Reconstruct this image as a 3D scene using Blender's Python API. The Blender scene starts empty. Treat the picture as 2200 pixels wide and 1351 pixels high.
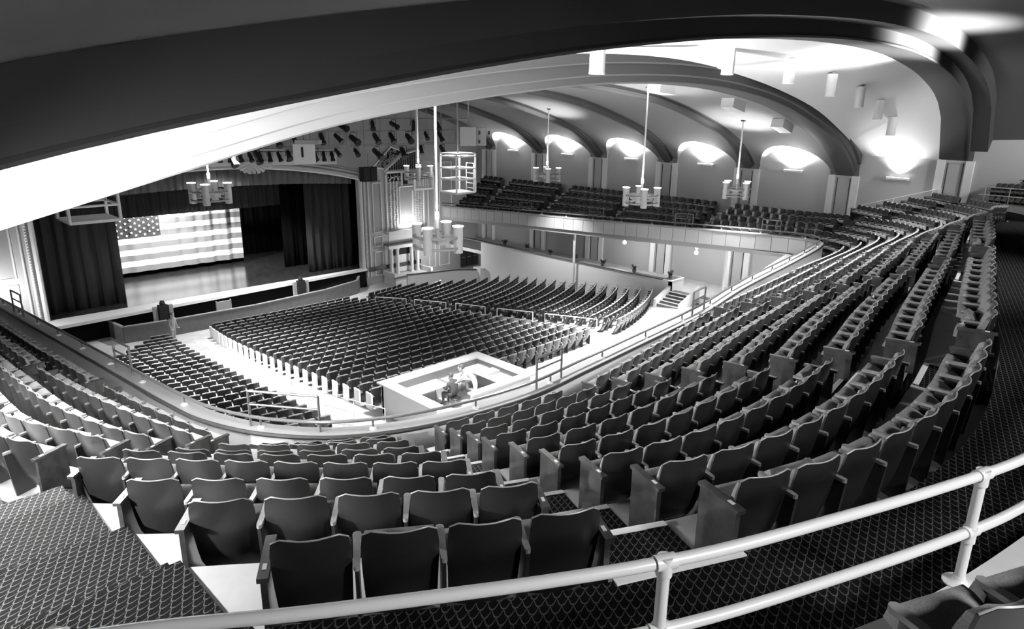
import bpy, bmesh, math, random
from mathutils import Vector, Matrix
random.seed(7)
# ---------------------------------------------------------------- camera
# coordinates: origin at the camera, X to the right wall, Y to the stage, Z up (metres)
sc = bpy.context.scene
col = sc.collection
FPX, PITCH, ROLL, YAW = 1500.0, math.radians(16.45), math.radians(0.8), math.radians(44.7)
fw_h = Vector((math.sin(YAW), math.cos(YAW), 0)); rt0 = Vector((math.cos(YAW), -math.sin(YAW), 0)); up0 = Vector((0, 0, 1))
fw = fw_h*math.cos(PITCH) - up0*math.sin(PITCH); up1 = up0*math.cos(PITCH) + fw_h*math.sin(PITCH)
cr = rt0*math.cos(ROLL) + up1*math.sin(ROLL); cu = up1*math.cos(ROLL) - rt0*math.sin(ROLL)
cam = bpy.data.cameras.new('camera'); cam.sensor_fit = 'HORIZONTAL'; cam.sensor_width = 36.0
cam.lens = 36.0*FPX/2200.0; cam.clip_start = 0.05; cam.clip_end = 200
camo = bpy.data.objects.new('camera', cam); col.objects.link(camo)
m = Matrix((cr, cu, -fw)).transposed().to_4x4(); camo.matrix_world = m
sc.camera = camo
# ---------------------------------------------------------------- view, world
sc.view_settings.view_transform = 'Standard'; sc.view_settings.look = 'None'
sc.view_settings.gamma = 1.0; sc.view_settings.use_curve_mapping = False
sc.view_settings.exposure = 1.6
sc.cycles.use_denoising = True
sc.cycles.max_bounces = 5; sc.cycles.diffuse_bounces = 3; sc.cycles.glossy_bounces = 2
sc.cycles.use_adaptive_sampling = True; sc.cycles.adaptive_threshold = 0.03
sc.cycles.caustics_reflective = False; sc.cycles.caustics_refractive = False
sc.cycles.sample_clamp_indirect = 4.0
w = bpy.data.worlds.new('world'); sc.world = w; w.use_nodes = True
w.node_tree.nodes['Background'].inputs[0].default_value = (1, 1, 1, 1)
w.node_tree.nodes['Background'].inputs[1].default_value = 0.02

def light(name, kind, loc, power, target=None, size=0.1, spot=None, blend=0.5):
    d = bpy.data.lights.new(name, kind); d.energy = power; d.color = (1, 1, 1)
    if kind == 'AREA': d.size = size
    else: d.shadow_soft_size = size
    if spot: d.spot_size = math.radians(spot); d.spot_blend = blend
    o = bpy.data.objects.new(name, d); col.objects.link(o); o.location = loc
    if target is not None:
        o.rotation_euler = (Vector(target) - Vector(loc)).to_track_quat('-Z', 'Y').to_euler()
    return o
# lamps that belong to no fixture in view: an added spot for the rear arch glow, the stage floods, the rear house lights
LP = dict(sconce=240, sconce_left=65000, down=1500, pend_up=600, pend_down=2600, bulb=40, flag=850, rear=22000, leftrear=900, organ=25, house=520, apron=3500)
light('rear_glow_fill', 'SPOT', (33.5, 3.2, -0.6), LP['rear'], (28.4, 8.5, 2.55), 0.6, 32, 1.0)  # added unseen spot that makes the glow on the rear arch
light('left_rear_wall_lamp', 'SPOT', (-1.8, 6.0, -2.0), LP['leftrear'], (3.0, 7.2, -4.2), 0.12, 110, 0.6)
for hx, hy, hz, tx, hp in ((3.2, -3.4, 0.7, 2.2, .9), (16.0, -2.0, 1.9, 14.5, 1.8), (26.0, -0.5, 2.3, 24.5, 1.6), (9.5, -3.0, 1.3, 8.0, .8)):
    light('rear_house_lamp', 'SPOT', (hx, hy, hz), LP['house']*hp, (tx, 5.0, -5.0) if hx < 12 else (tx, 9.5, -5.8), 0.3, 85 if hx < 12 else 62, 0.8)
light('rear_bay_fill', 'SPOT', (33.5, -1.5, 0.6), 1600, (37.5, 5.0, 1.6), 0.3, 75, 0.8)  # added unseen fill, brightens the rear wall at far right
light('stage_flood', 'SPOT', (15.8, 47.3, -5.2), LP['flag'], (16.8, 50.0, -9.0), 0.4, 120, 0.6)
light('apron_flood', 'SPOT', (17.0, 38.6, -2.7), LP['apron'], (17.0, 42.0, -11.2), 0.3, 100, 0.5)

# ---------------------------------------------------------------- materials (a black-and-white photograph: neutral greys)
def mat(name, v, rough=0.6, spec=0.4, coat=0.0, noise=None, bump=0.0, metal=0.0, var=0.0):
    ma = bpy.data.materials.new(name); ma.use_nodes = True; nt = ma.node_tree; b = nt.nodes['Principled BSDF']
    b.inputs['Base Color'].default_value = (v, v, v, 1); b.inputs['Roughness'].default_value = rough
    b.inputs['Specular IOR Level'].default_value = spec; b.inputs['Metallic'].default_value = metal
    b.inputs['Coat Weight'].default_value = coat; b.inputs['Coat Roughness'].default_value = 0.15
    if noise:
        tc = nt.nodes.new('ShaderNodeTexCoord'); n = nt.nodes.new('ShaderNodeTexNoise')
        n.inputs['Scale'].default_value = noise; n.inputs['Detail'].default_value = 4
        nt.links.new(tc.outputs['Object'], n.inputs['Vector'])
        r = nt.nodes.new('ShaderNodeMapRange'); r.inputs[1].default_value = 0.3; r.inputs[2].default_value = 0.7
        r.inputs[3].default_value = v*(1-var); r.inputs[4].default_value = v*(1+var)
        nt.links.new(n.outputs['Fac'], r.inputs[0]); nt.links.new(r.outputs[0], b.inputs['Base Color'])
        if bump:
            bp = nt.nodes.new('ShaderNodeBump'); bp.inputs['Strength'].default_value = bump; bp.inputs['Distance'].default_value = 0.01
            nt.links.new(n.outputs['Fac'], bp.inputs['Height']); nt.links.new(bp.outputs[0], b.inputs['Normal'])
    return ma
def emit(name, s):
    ma = bpy.data.materials.new(name); ma.use_nodes = True; nt = ma.node_tree; nt.nodes.clear()
    e = nt.nodes.new('ShaderNodeEmission'); e.inputs[1].default_value = s; e.inputs[0].default_value = (1, 1, 1, 1)
    o = nt.nodes.new('ShaderNodeOutputMaterial'); nt.links.new(e.outputs[0], o.inputs[0]); return ma
def carpet_mat(name, scale, ang, lo=0.008, hi=0.115):
    ma = bpy.data.materials.new(name); ma.use_nodes = True; nt = ma.node_tree; N = nt.nodes; L = nt.links; b = N['Principled BSDF']
    b.inputs['Roughness'].default_value = 1.0; b.inputs['Specular IOR Level'].default_value = 0.0; b.inputs['IOR'].default_value = 1.0
    tc = N.new('ShaderNodeTexCoord'); mp = N.new('ShaderNodeMapping'); mp.inputs['Rotation'].default_value = (0, 0, ang)
    mp.inputs['Scale'].default_value = (1/scale, 1/(scale*0.8), 1)
    L.new(tc.outputs['Object'], mp.inputs[0])
    wob = N.new('ShaderNodeTexNoise'); wob.inputs['Scale'].default_value = 60; L.new(tc.outputs['Object'], wob.inputs[0])
    sx = N.new('ShaderNodeSeparateXYZ'); L.new(mp.outputs[0], sx.inputs[0])
    def M(op, a, b_=None, c=None):
        n = N.new('ShaderNodeMath'); n.operation = op
        for i, v in enumerate((a, b_, c)):
            if v is None: continue
            if isinstance(v, (int, float)): n.inputs[i].default_value = v
            else: L.new(v, n.inputs[i])
        return n.outputs[0]
    v = M('ADD', sx.outputs[1], M('MULTIPLY', wob.outputs['Fac'], 0.18))
    row = M('FLOOR', v); y = M('FRACT', v)
    u = M('ADD', sx.outputs[0], M('MULTIPLY', M('MODULO', row, 2.0), 0.5))
    a = M('SUBTRACT', M('FRACT', M('ADD', u, 100.0)), 0.5)
    arc = M('MULTIPLY', M('MULTIPLY', a, a), 4.0)
    d = M('ABSOLUTE', M('SUBTRACT', y, arc))
    line = M('SMOOTH_MIN', d, 1.0, 0.0)
    k = N.new('ShaderNodeMapRange'); k.inputs[1].default_value = 0.03; k.inputs[2].default_value = 0.17; k.inputs[3].default_value = 1; k.inputs[4].default_value = 0
    L.new(line, k.inputs[0])
    n2 = N.new('ShaderNodeTexNoise'); n2.inputs['Scale'].default_value = 180; L.new(tc.outputs['Object'], n2.inputs[0])
    f = M('MULTIPLY', k.outputs[0], M('ADD', 0.45, M('MULTIPLY', n2.outputs['Fac'], 0.8)))
    mr = N.new('ShaderNodeMapRange'); mr.inputs[3].default_value = lo; mr.inputs[4].default_value = hi; L.new(f, mr.inputs[0])
    L.new(mr.outputs[0], b.inputs['Base Color'])
    return ma
M = {}
M['back'] = mat('seat_shell', 0.015, 0.4, 0.5, 0.1, noise=3, var=0.15)
M['piping'] = mat('seat_piping', 0.28, 0.35, 0.5)
M['fabric'] = mat('seat_fabric', 0.21, 0.95, 0.1, noise=120, var=0.25)
M['wood'] = mat('dark_wood', 0.035, 0.3, 0.5, 0.4, noise=9, var=0.5)
M['arm'] = mat('arm_wood', 0.24, 0.35, 0.5, 0.3, noise=14, var=0.2)
M['iron'] = mat('seat_iron', 0.02, 0.5)
M['plate'] = mat('brass_plate', 0.8, 0.3, 0.5)
M['cream'] = mat('cream_floor', 0.52, 0.55, 0.3, noise=5, var=0.06)
M['riser'] = mat('riser_paint', 0.3, 0.6)
M['carpet'] = carpet_mat('scale_carpet', 0.080, math.radians(44.7))
M['nosing'] = mat('white_nosing', 0.85, 0.5)
M['pipe'] = mat('cream_pipe', 0.66, 0.35, 0.5, 0.3)
M['plaster'] = mat('white_plaster', 0.72, 0.8, 0.2)
M['ceiling'] = mat('vault_paint_shaded', 0.18, 0.85, 0.15)  # shaded copy of the vault paint, dimness put into the colour
M['bay0'] = mat('vault_paint_lit', 0.5, 0.85, 0.15)  # lit copy of the same vault paint, for the bright bay
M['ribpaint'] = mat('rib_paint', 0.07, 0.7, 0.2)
M['rearshade'] = mat('rear_arch_shaded', 0.045, 0.7, 0.2)  # shade of the unlit rear arch put into its colour
M['acoustic'] = mat('acoustic_wall', 0.40, 0.95, 0.1, noise=40, var=0.12, bump=0.2)
M['pilpanel'] = mat('pilaster_panel', 0.42, 0.8, 0.2)
M['cap'] = mat('parapet_cap', 0.30, 0.3, 0.5, 0.2)
M['parapet'] = mat('parapet_face', 0.78, 0.6, 0.3, noise=30, var=0.05)
M['trim'] = mat('black_trim', 0.03, 0.4)
M['bronze'] = mat('bronze_rail', 0.10, 0.3, 0.5, 0.3)
M['flange'] = mat('white_flange', 0.75, 0.5)
M['fascia'] = mat('fascia_panel', 0.42, 0.6, 0.3)
M['mainfloor'] = mat('auditorium_floor', 0.50, 0.5, 0.35, noise=2, var=0.12)
M['curtain'] = mat('stage_curtain', 0.045, 0.9, 0.1)
M['valance'] = mat('valance_cloth', 0.13, 0.9, 0.1)
M['stagefloor'] = mat('stage_floor', 0.05, 0.22, 0.9, 0.9, noise=3, var=0.3)
M['white'] = mat('white_paint', 0.8, 0.5)
M['apron'] = mat('stage_apron', 0.8, 0.5)
M['black'] = mat('black_cloth', 0.008, 0.9, 0.05)
M['pitwall'] = mat('pit_wall', 0.14, 0.6, 0.2, noise=4, var=0.1)
M['speaker'] = mat('speaker_grille', 0.02, 0.8)
M['greybox'] = mat('grey_cabinet', 0.42, 0.6)
M['steel'] = mat('grey_pipe', 0.28, 0.5)
M['fixture'] = mat('black_fixture', 0.015, 0.5)
M['lens'] = emit('lit_lens', 2.5)
M['glow'] = emit('lamp_disc', 3.0)
M['bulb'] = emit('bare_bulb', 25.0)
M['tube'] = mat('pendant_metal', 0.42, 0.35, 0.5, 0.2)
M['hoop'] = mat('pendant_hoop', 0.2, 0.4, 0.5)
M['leaf'] = mat('leaf', 0.06, 0.6)
M['booth'] = mat('booth_paint', 0.42, 0.6)
M['stone'] = mat('stone_cap', 0.12, 0.6)
M['skin'] = mat('skin', 0.42, 0.6); M['shirt'] = mat('white_cloth', 0.78, 0.9); M['darkcloth'] = mat('dark_cloth', 0.05, 0.9)
M['hair'] = mat('hair', 0.06, 0.7); M['greycloth'] = mat('grey_cloth', 0.3, 0.9)
M['door'] = mat('door_panel', 0.05, 0.5)
M['flagwhite'] = mat('flag_white', 0.82, 0.9, 0.1); M['flagstripe'] = mat('flag_stripe', 0.26, 0.9, 0.1); M['flagblue'] = mat('flag_canton', 0.07, 0.9, 0.1)
M['organ'] = mat('organ_plaster', 0.45, 0.75, 0.2); M['organdark'] = mat('organ_recess', 0.02, 0.9)
M['organpanel'] = mat('splay_panel', 0.33, 0.8)

# ---------------------------------------------------------------- mesh builder
class MB:
    def __init__(s): s.v = []; s.f = []; s.fm = []; s.mi = 0
    def add(s, vs, fs):
        b = len(s.v); s.v += [tuple(p) for p in vs]
        for f in fs: s.f.append([b+i for i in f]); s.fm.append(s.mi)
        return s
    def box(s, c, h, ax=None):
        X, Y, Z = ax or (Vector((1, 0, 0)), Vector((0, 1, 0)), Vector((0, 0, 1))); c = Vector(c)
        vs = [c + X*h[0]*i + Y*h[1]*j + Z*h[2]*k for k in (-1, 1) for j in (-1, 1) for i in (-1, 1)]
        return s.add(vs, [(0, 2, 3, 1), (4, 5, 7, 6), (0, 1, 5, 4), (2, 6, 7, 3), (0, 4, 6, 2), (1, 3, 7, 5)])
    def bounds(s, a, b):
        return s.box([(a[i]+b[i])/2 for i in range(3)], [abs(b[i]-a[i])/2 for i in range(3)])
    def tube(s, pts, r, n=8, cap=True, r2=None):
        pts = [Vector(p) for p in pts]; rings = []
        for i, p in enumerate(pts):
            a = pts[max(i-1, 0)]; b = pts[min(i+1, len(pts)-1)]; t = (b-a).normalized()
            u = t.cross(Vector((0, 0, 1)))
            if u.length < 1e-4: u = Vector((1, 0, 0))
            u.normalize(); v = t.cross(u)
            rr = r if r2 is None else r+(r2-r)*i/(len(pts)-1)
            rings.append([p + u*rr*math.cos(2*math.pi*k/n) + v*rr*math.sin(2*math.pi*k/n) for k in range(n)])
        vs = [q for R in rings for q in R]; fs = []
        for i in range(len(pts)-1):
            for k in range(n): fs.append((i*n+k, i*n+(k+1) % n, (i+1)*n+(k+1) % n, (i+1)*n+k))
        if cap: fs.append(tuple(range(n))); fs.append(tuple(range((len(pts)-1)*n, len(pts)*n)))
        return s.add(vs, fs)
    def lathe(s, c, prof, n=12):
        c = Vector(c); vs = [c + Vector((r*math.cos(2*math.pi*k/n), r*math.sin(2*math.pi*k/n), z)) for r, z in prof for k in range(n)]
        fs = [(i*n+k, i*n+(k+1) % n, (i+1)*n+(k+1) % n, (i+1)*n+k) for i in range(len(prof)-1) for k in range(n)]
        fs.append(tuple(range(n))); fs.append(tuple(range((len(prof)-1)*n, len(prof)*n)))
        return s.add(vs, fs)
    def grid(s, rows, close=False):
        n = len(rows[0]); vs = [p for r in rows for p in r]
        return s.add(vs, [(i*n+k, i*n+k+1, (i+1)*n+k+1, (i+1)*n+k) for i in range(len(rows)-1) for k in range(n-1)])
    def prism(s, pts, z0, z1):
        n = len(pts); vs = [(p[0], p[1], z0) for p in pts] + [(p[0], p[1], z1) for p in pts]
        fs = [tuple(range(n)), tuple(range(n, 2*n))] + [(i, (i+1) % n, n+(i+1) % n, n+i) for i in range(n)]
        return s.add(vs, fs)
    def mesh(s, name, mats, smooth=False):
        me = bpy.data.meshes.new(name); me.from_pydata(s.v, [], s.f)
        for ma in (mats if isinstance(mats, (list, tuple)) else [mats]): me.materials.append(ma)
        if isinstance(mats, (list, tuple)) and len(mats) > 1: me.polygons.foreach_set('material_index', s.fm)
        bm = bmesh.new(); bm.from_mesh(me); bmesh.ops.recalc_face_normals(bm, faces=bm.faces); bm.to_mesh(me); bm.free()
        if smooth:
            me.polygons.foreach_set('use_smooth', [True]*len(me.polygons))
            try: me.set_sharp_from_angle(angle=math.radians(40))
            except Exception: pass
        return me
    def build(s, name, mats, parent=None, smooth=False, loc=None):
        o = bpy.data.objects.new(name, s.mesh(name, mats, smooth)); col.objects.link(o)
        if parent: o.parent = parent
        if loc: o.location = loc
        return o
def inst(name, me, parent=None, loc=(0, 0, 0), rz=0.0):
    o = bpy.data.objects.new(name, me); col.objects.link(o); o.parent = parent; o.location = loc; o.rotation_euler = (0, 0, rz); return o
def tag(o, label=None, cat=None, group=None, kind=None):
    if label: o['label'] = label
    if cat: o['category'] = cat
    if group: o['group'] = group
    if kind: o['kind'] = kind
    return o
def struct(o, label, cat):
    return tag(o, label, cat, None, 'structure')
def empty(name, loc, label, cat, group=None, rz=0.0, kind=None):
    o = bpy.data.objects.new(name, None); col.objects.link(o); o.location = loc; o.rotation_euler = (0, 0, rz); o.empty_display_size = 0.1
    return tag(o, label, cat, group, kind)
def interp(x, X, Y):
    if x <= X[0]: return Y[0]
    for i in range(len(X)-1):
        if x <= X[i+1]: return Y[i] + (Y[i+1]-Y[i])*(x-X[i])/(X[i+1]-X[i])
    return Y[-1]
def catmull(P, n=8):
    P = [Vector(p) for p in P]; out = []
    for i in range(len(P)-1):
        p0 = P[i-1] if i else P[0]*2-P[1]; p1, p2 = P[i], P[i+1]; p3 = P[i+2] if i+2 < len(P) else P[-1]*2-P[-2]
        d = [max((b-a).length, 1e-3)**0.5 for a, b in ((p0, p1), (p1, p2), (p2, p3))]
        t0, t1 = 0, d[0]; t2 = t1+d[1]; t3 = t2+d[2]
        for k in range(n):
            t = t1+(t2-t1)*k/n
            a1 = p0*((t1-t)/(t1-t0))+p1*((t-t0)/(t1-t0)); a2 = p1*((t2-t)/(t2-t1))+p2*((t-t1)/(t2-t1)); a3 = p2*((t3-t)/(t3-t2))+p3*((t-t2)/(t3-t2))
            b1 = a1*((t2-t)/(t2-t0))+a2*((t-t0)/(t2-t0)); b2 = a2*((t3-t)/(t3-t1))+a3*((t-t1)/(t3-t1))
            out.append(b1*((t2-t)/(t2-t1))+b2*((t-t1)/(t2-t1)))
    out.append(P[-1]); return out
class Path:
    def __init__(s, pts):
        s.p = pts; s.s = [0.0]
        for a, b in zip(pts, pts[1:]): s.s.append(s.s[-1] + (b.xy-a.xy).length)
        s.len = s.s[-1]
    def at(s, d):
        d = min(max(d, 0), s.len)
        lo, hi = 0, len(s.s)-1
        while hi-lo > 1:
            m_ = (lo+hi)//2
            if s.s[m_] <= d: lo = m_
            else: hi = m_
        f = (d-s.s[lo])/max(s.s[hi]-s.s[lo], 1e-6)
        t = (s.p[hi]-s.p[lo]); t = Vector((t.x, t.y, 0)).normalized()
        return s.p[lo].lerp(s.p[hi], f), t
    def near(s, q):
        best = (1e9, 0)
        for i in range(len(s.p)-1):
            a, b = s.p[i].xy, s.p[i+1].xy; ab = b-a; f = max(0, min(1, (Vector(q[:2])-a).dot(ab)/max(ab.length_squared, 1e-9)))
            dd = (a+ab*f-Vector(q[:2])).length
            if dd < best[0]: best = (dd, s.s[i]+f*ab.length)
        return best[1]
def inward(t): return Vector((-t.y, t.x, 0))
ORD = ['first', 'second', 'third', 'fourth', 'fifth', 'sixth', 'seventh', 'eighth', 'ninth', 'tenth', 'eleventh', 'twelfth', 'thirteenth', 'fourteenth',
       'fifteenth', 'sixteenth', 'seventeenth', 'eighteenth', 'nineteenth', 'twentieth', '21st', '22nd', '23rd', '24th', '25th', '26th', '27th', '28th', '29th', '30th']
# ================================================================ THE SHELL
WX = 38.0                                    # right wall
PILY = [9.15, 14.07, 19.45, 24.80, 30.25, 35.70, 41.10]
PX = [-2.2, 0, 2, 5, 8, 11.4, 14, 16.7, 19.9, 22, 24, 25.7, 28, 30.2, 33.5, 35, 36, 37, 37.6, 37.9]
PZ = [-3.1, -2.5, -1.98, -1.2, -.45, .1, .42, .68, .83, .85, .79, .66, .4, 0, -.85, -1.35, -1.8, -2.35, -2.8, -3.1]
def smooth_profile(X, Z, step=0.5):
    pts = catmull([(x, 0, z) for x, z in zip(X, Z)], 6); return [p.x for p in pts], [p.z for p in pts]
RX, RZ = smooth_profile(PX, PZ)
def rib(x): return interp(x, RX, RZ)
P13 = smooth_profile([-2.2, 2, 8, 12, 15.85, 20.5, 25.2, 29.2, 32.2, 35.1, 37, 38], [-2.0, -1.0, .45, 1.1, 1.48, 1.58, 1.23, .66, .03, -.9, -1.6, -2.05])
P99 = smooth_profile([-2.2, 1.55, 4.3, 8.56, 11.7, 16.1, 22.7, 28, 30.94, 33.4, 35.8, 37, 37.7, 38], [-1.6, -.58, 0, .75, 1.2, 1.68, 2.1, 2.1, 1.85, 1.45, .75, 0, -1, -2.03])
def v0(x, y):
    f = (y-9.9)/3.5; f = min(max(f, 0), 1); return interp(x, *P99)*(1-f) + interp(x, *P13)*f
XS = [-2.2 + 40.2*i/48 for i in range(49)]
# ---- vault bays with lunettes beside the right wall
wr = empty('wall_right', (WX, 20, -8), 'grey acoustic right wall with pilasters and arched tops', 'wall', kind='structure')
wr.location = (0, 0, 0)
ce = empty('ceiling', (0, 0, 0), 'vaulted plaster ceiling with broad transverse ribs', 'ceiling', kind='structure')
for i in range(1, len(PILY)-1):
    y0, y1 = PILY[i]+0.45, PILY[i+1]-0.45; yc = (y0+y1)/2; hw = (PILY[i+1]-PILY[i])/2-0.72
    ys = sorted(set([y0, y1] + [yc+hw*math.sin(math.pi/2*k/9) for k in range(-9, 10)]))
    vault, lun, wall = [], [], []
    for y in ys:
        q = max(0.0, 1-((y-yc)/hw)**2) if abs(y-yc) <= hw+1e-6 else -1
        xe = 37.9
        if q >= 0:
            b = -3.1 + 1.42*math.sqrt(q)
            x = 37.9
            while x > 33 and rib(x)+0.28 < b: x -= 0.02
            xe = x; lun.append([Vector((xe, y, b)), Vector((xe*.5+WX*.5, y, b)), Vector((WX, y, b))]); wall.append([Vector((WX, y, b)), Vector((WX, y, -6.8))])
        vault.append([Vector((-2.2+(xe+2.2)*k/44, y, rib(-2.2+(xe+2.2)*k/44)+0.28)) for k in range(45)])
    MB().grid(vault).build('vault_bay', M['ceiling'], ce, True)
    MB().grid(lun).build('lunette', M['plaster'], ce, True)
    MB().grid(wall).build('wall_panel', M['acoustic'], wr)
# ---- transverse ribs
def make_rib(yc, w_, dep, name, mt, fn, xs, up=0.9):
    prof = [(-w_, up), (-w_, dep), (-w_+.14, dep-.04), (-w_+.14, dep*.45), (-w_+.22, dep*.38), (-w_+.26, 0.05), (-w_+.34, 0), (w_-.34, 0), (w_-.26, .05), (w_-.22, dep*.38), (w_-.14, dep*.45), (w_-.14, dep-.04), (w_, dep), (w_, up)]
    rows = [[Vector((x, yc+dy, fn(x)+dz)) for dy, dz in prof] for x in xs]
    return MB().grid(rows).build(name, mt, ce, True)
xr = [-2.2+40.1*k/70 for k in range(71)] + [37.9]
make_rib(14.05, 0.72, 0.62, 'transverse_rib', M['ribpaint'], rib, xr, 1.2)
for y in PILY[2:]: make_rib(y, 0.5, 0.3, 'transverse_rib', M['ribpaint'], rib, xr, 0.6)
# ---- bay above the balcony front, rising to the rear
rows = [[Vector((x, y, v0(x, y))) for x in XS] for y in [9.9+3.5*k/10 for k in range(11)]]
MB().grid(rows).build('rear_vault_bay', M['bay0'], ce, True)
# stepped rear arch
def arch_strip(name, ya, yb, da, db, mt):
    MB().grid([[Vector((x, ya, interp(x, *P99)+da)) for x in XS], [Vector((x, yb, interp(x, *P99)+db)) for x in XS]]).build(name, mt, ce, True)
arch_strip('arch_soffit', 9.9, 8.7, 0, 0, M['rearshade']); arch_strip('arch_face', 8.7, 8.68, 0, .42, M['rearshade'])
arch_strip('arch_soffit', 8.68, 8.0, .42, .42, M['rearshade']); arch_strip('arch_face', 8.0, 7.9, .42, .95, M['rearshade'])
MB().tube([Vector((x, 8.72, interp(x, *P99)+.02)) for x in XS], 0.06, 6).build('arch_moulding', M['rearshade'], ce, True)
# rear bay with a lunette beside the right wall
rows = []
for k in range(10):
    y = 7.9-16.9*k/9; rows.append([Vector((x, y, interp(x, *P99)+.95+min(.5, .1*k))) for x in XS])
MB().grid(rows).build('rear_ceiling', M['ribpaint'], ce, True)  # dark rib tone puts the unlit bay's shade into the ceiling colour
# ---- right wall: flat bay, rear bay, foot; pilasters
MB().add([(WX, 13.4, -2.0), (WX, 9.8, -2.0), (WX, 9.8, -6.8), (WX, 13.4, -6.8)], [(0, 1, 2, 3)]).build('wall_panel', M['acoustic'], wr)
MB().add([(WX, 8.5, 3), (WX, -9, 3), (WX, -9, -6.8), (WX, 8.5, -6.8)], [(0, 1, 2, 3)]).build('wall_panel', M['acoustic'], wr)
MB().add([(WX, 42.5, -6.8), (WX, -9, -6.8), (WX, -9, -13.5), (WX, 42.5, -13.5)], [(0, 1, 2, 3)]).build('wall_panel', M['acoustic'], wr)
for i, y in enumerate(PILY):
    top = -3.1 if i else -2.05
    for zt, zb in ((top, -6.3), (-7.1, -10.2)):
        MB().bounds((WX-.06, y-.5, zb), (WX+.02, y+.5, zt)).build('pilaster_panel', M['pilpanel'], wr)
        for sgn in (-1, 1):
            MB().bounds((WX-.16, y+sgn*.42, zb), (WX+.02, y+sgn*.76, zt)).build('pilaster_strip', M['plaster'], wr)
        MB().bounds((WX-.10, y-.42, zt-.12), (WX, y+.42, zt)).build('pilaster_cap', M['pilpanel'], wr)
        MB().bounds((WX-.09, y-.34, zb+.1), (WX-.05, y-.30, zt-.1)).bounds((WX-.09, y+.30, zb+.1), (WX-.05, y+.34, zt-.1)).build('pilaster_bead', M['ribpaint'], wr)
# ---- the walls the picture does not look at
struct(MB().bounds((-2.4, -9, -13.5), (-2.2, 44, 3)).build('wall_left', M['acoustic']), 'grey left side wall beyond the left seats', 'wall')
struct(MB().bounds((-2.4, -9.2, -13.5), (38.2, -9, 4)).build('wall_back', M['acoustic']), 'grey rear wall behind the upper seats', 'wall')
# ================================================================ BALCONY ROWS
def lp(a, b, k): f = (9-k)/8.0; return Vector((a[0]+(b[0]-a[0])*f, a[1]+(b[1]-a[1])*f))   # a: row 9, b: row 1
LEFT = {1: [(2.75, 30), (3.0, 22), (3.3, 16.3), (3.65, 13.2), (4.08, 11.4)],
        2: [(2.0, 30), (2.3, 22), (2.52, 16.1), (2.84, 13.5), (3.22, 11.88)],
        3: [(1.25, 30), (1.5, 22), (1.8, 15.4), (2.03, 12.68), (2.53, 10.95)],
        4: [(.5, 30), (.75, 22), (1.05, 15.4), (1.27, 11.83), (1.84, 10.46)],
        5: [(-.25, 30), (0, 22), (.35, 15.4), (.6, 12), (1.02, 9.98)]}
LK = {9: (1.45, 3.52), 8: (1.46, 4.96), 7: (1.39, 6.37), 6: (1.35, 7.96), 5: (1.92, 8.67), 4: (2.63, 9.05), 3: (3.36, 9.56), 2: (3.96, 10.0), 1: (4.45, 10.6)}
MK = {9: (3.27, 2.37), 8: (3.69, 3.3), 7: (4.03, 4.14), 6: (4.41, 5.04), 5: (4.79, 5.93), 4: (5.12, 6.82), 3: (5.58, 7.66), 2: (5.95, 8.5), 1: (6.3, 9.3)}
TK = {1: (34.0, 12.3), 2: (33.4, 11.3), 3: (33.1, 10.5), 4: (32.3, 9.5), 5: (31.5, 8.6), 6: (31.0, 7.7), 7: (30.4, 6.9), 8: (29.5, 6.0), 9: (28.2, 5.1)}
GK = {1: (34.25, 13.7), 2: (34.6, 13.0), 3: (35.1, 12.8), 4: (35.2, 12.3), 5: (35.2, 11.9)}
EK = {6: (37.3, 13.0, -5.26), 7: (37.3, 11.8, -4.96), 8: (37.3, 10.7, -4.67), 9: (37.3, 9.7, -4.38)}
def ck(k): return -6.32+.375*(k-1)
ROW, ST = {}, {}
SUB = 8
for k in range(1, 10):
    P = []
    if k <= 5:
        for x, y in LEFT[k]: P.append((x, y, ck(k)-.062*max(0, y-14)))
    z = ck(k)
    P.append((*LK[k], z)); P.append((*MK[k], z))
    for a, b, c in (((5.42, 1.52), (7.6, 8.95), 0), ((7.42, 1.34), (9.0, 8.72), 0), ((10.2, 1.68), (10.9, 8.55), 0), ((12.9, 2.26), (13.55, 8.91), 0), ((18.2, 3.37), (18.0, 9.68), -.3), ((23.3, 4.5), (24.65, 10.37), -.35)):
        q = lp(a, b, k); f = (9-k)/8.0; P.append((q.x, q.y+c*4*f*(1-f), z))
    P.append((*TK[k], z-.42))
    if k <= 5:
        sx = 34.35+.72*(k-1)
        def sz(y): zf = -6.62-.05*(y-15); return zf+(k-1)/4*(-5.88-zf)
        P.append((*GK[k], (z-.42)*.5+sz(15)*.5)); P.append((sx-.05, 15.8, sz(15.8)))
        for y in (20, 27, 34, 41): P.append((sx, y, sz(y)))
    else: P.append(EK[k])
    ROW[k] = Path(catmull(P, SUB)); ST[k] = P
def off(path, d):       # outward shift of a sampled path
    out = []
    for i, p in enumerate(path.p):
        a = path.p[max(i-1, 0)]; b = path.p[min(i+1, len(path.p)-1)]; t = Vector((b.x-a.x, b.y-a.y, 0)).normalized(); out.append(p - inward(t)*d)
    return out
fb = empty('floor', (0, 0, 0), 'stepped cream balcony floor under the rows of seats', 'floor', kind='structure')
BK = {k: off(ROW[k], .10) for k in ROW}; BK[0] = off(ROW[1], -.80)
l0 = {k: (5*SUB if k <= 5 else 0) for k in range(0, 10)}     # index of the L station
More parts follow.
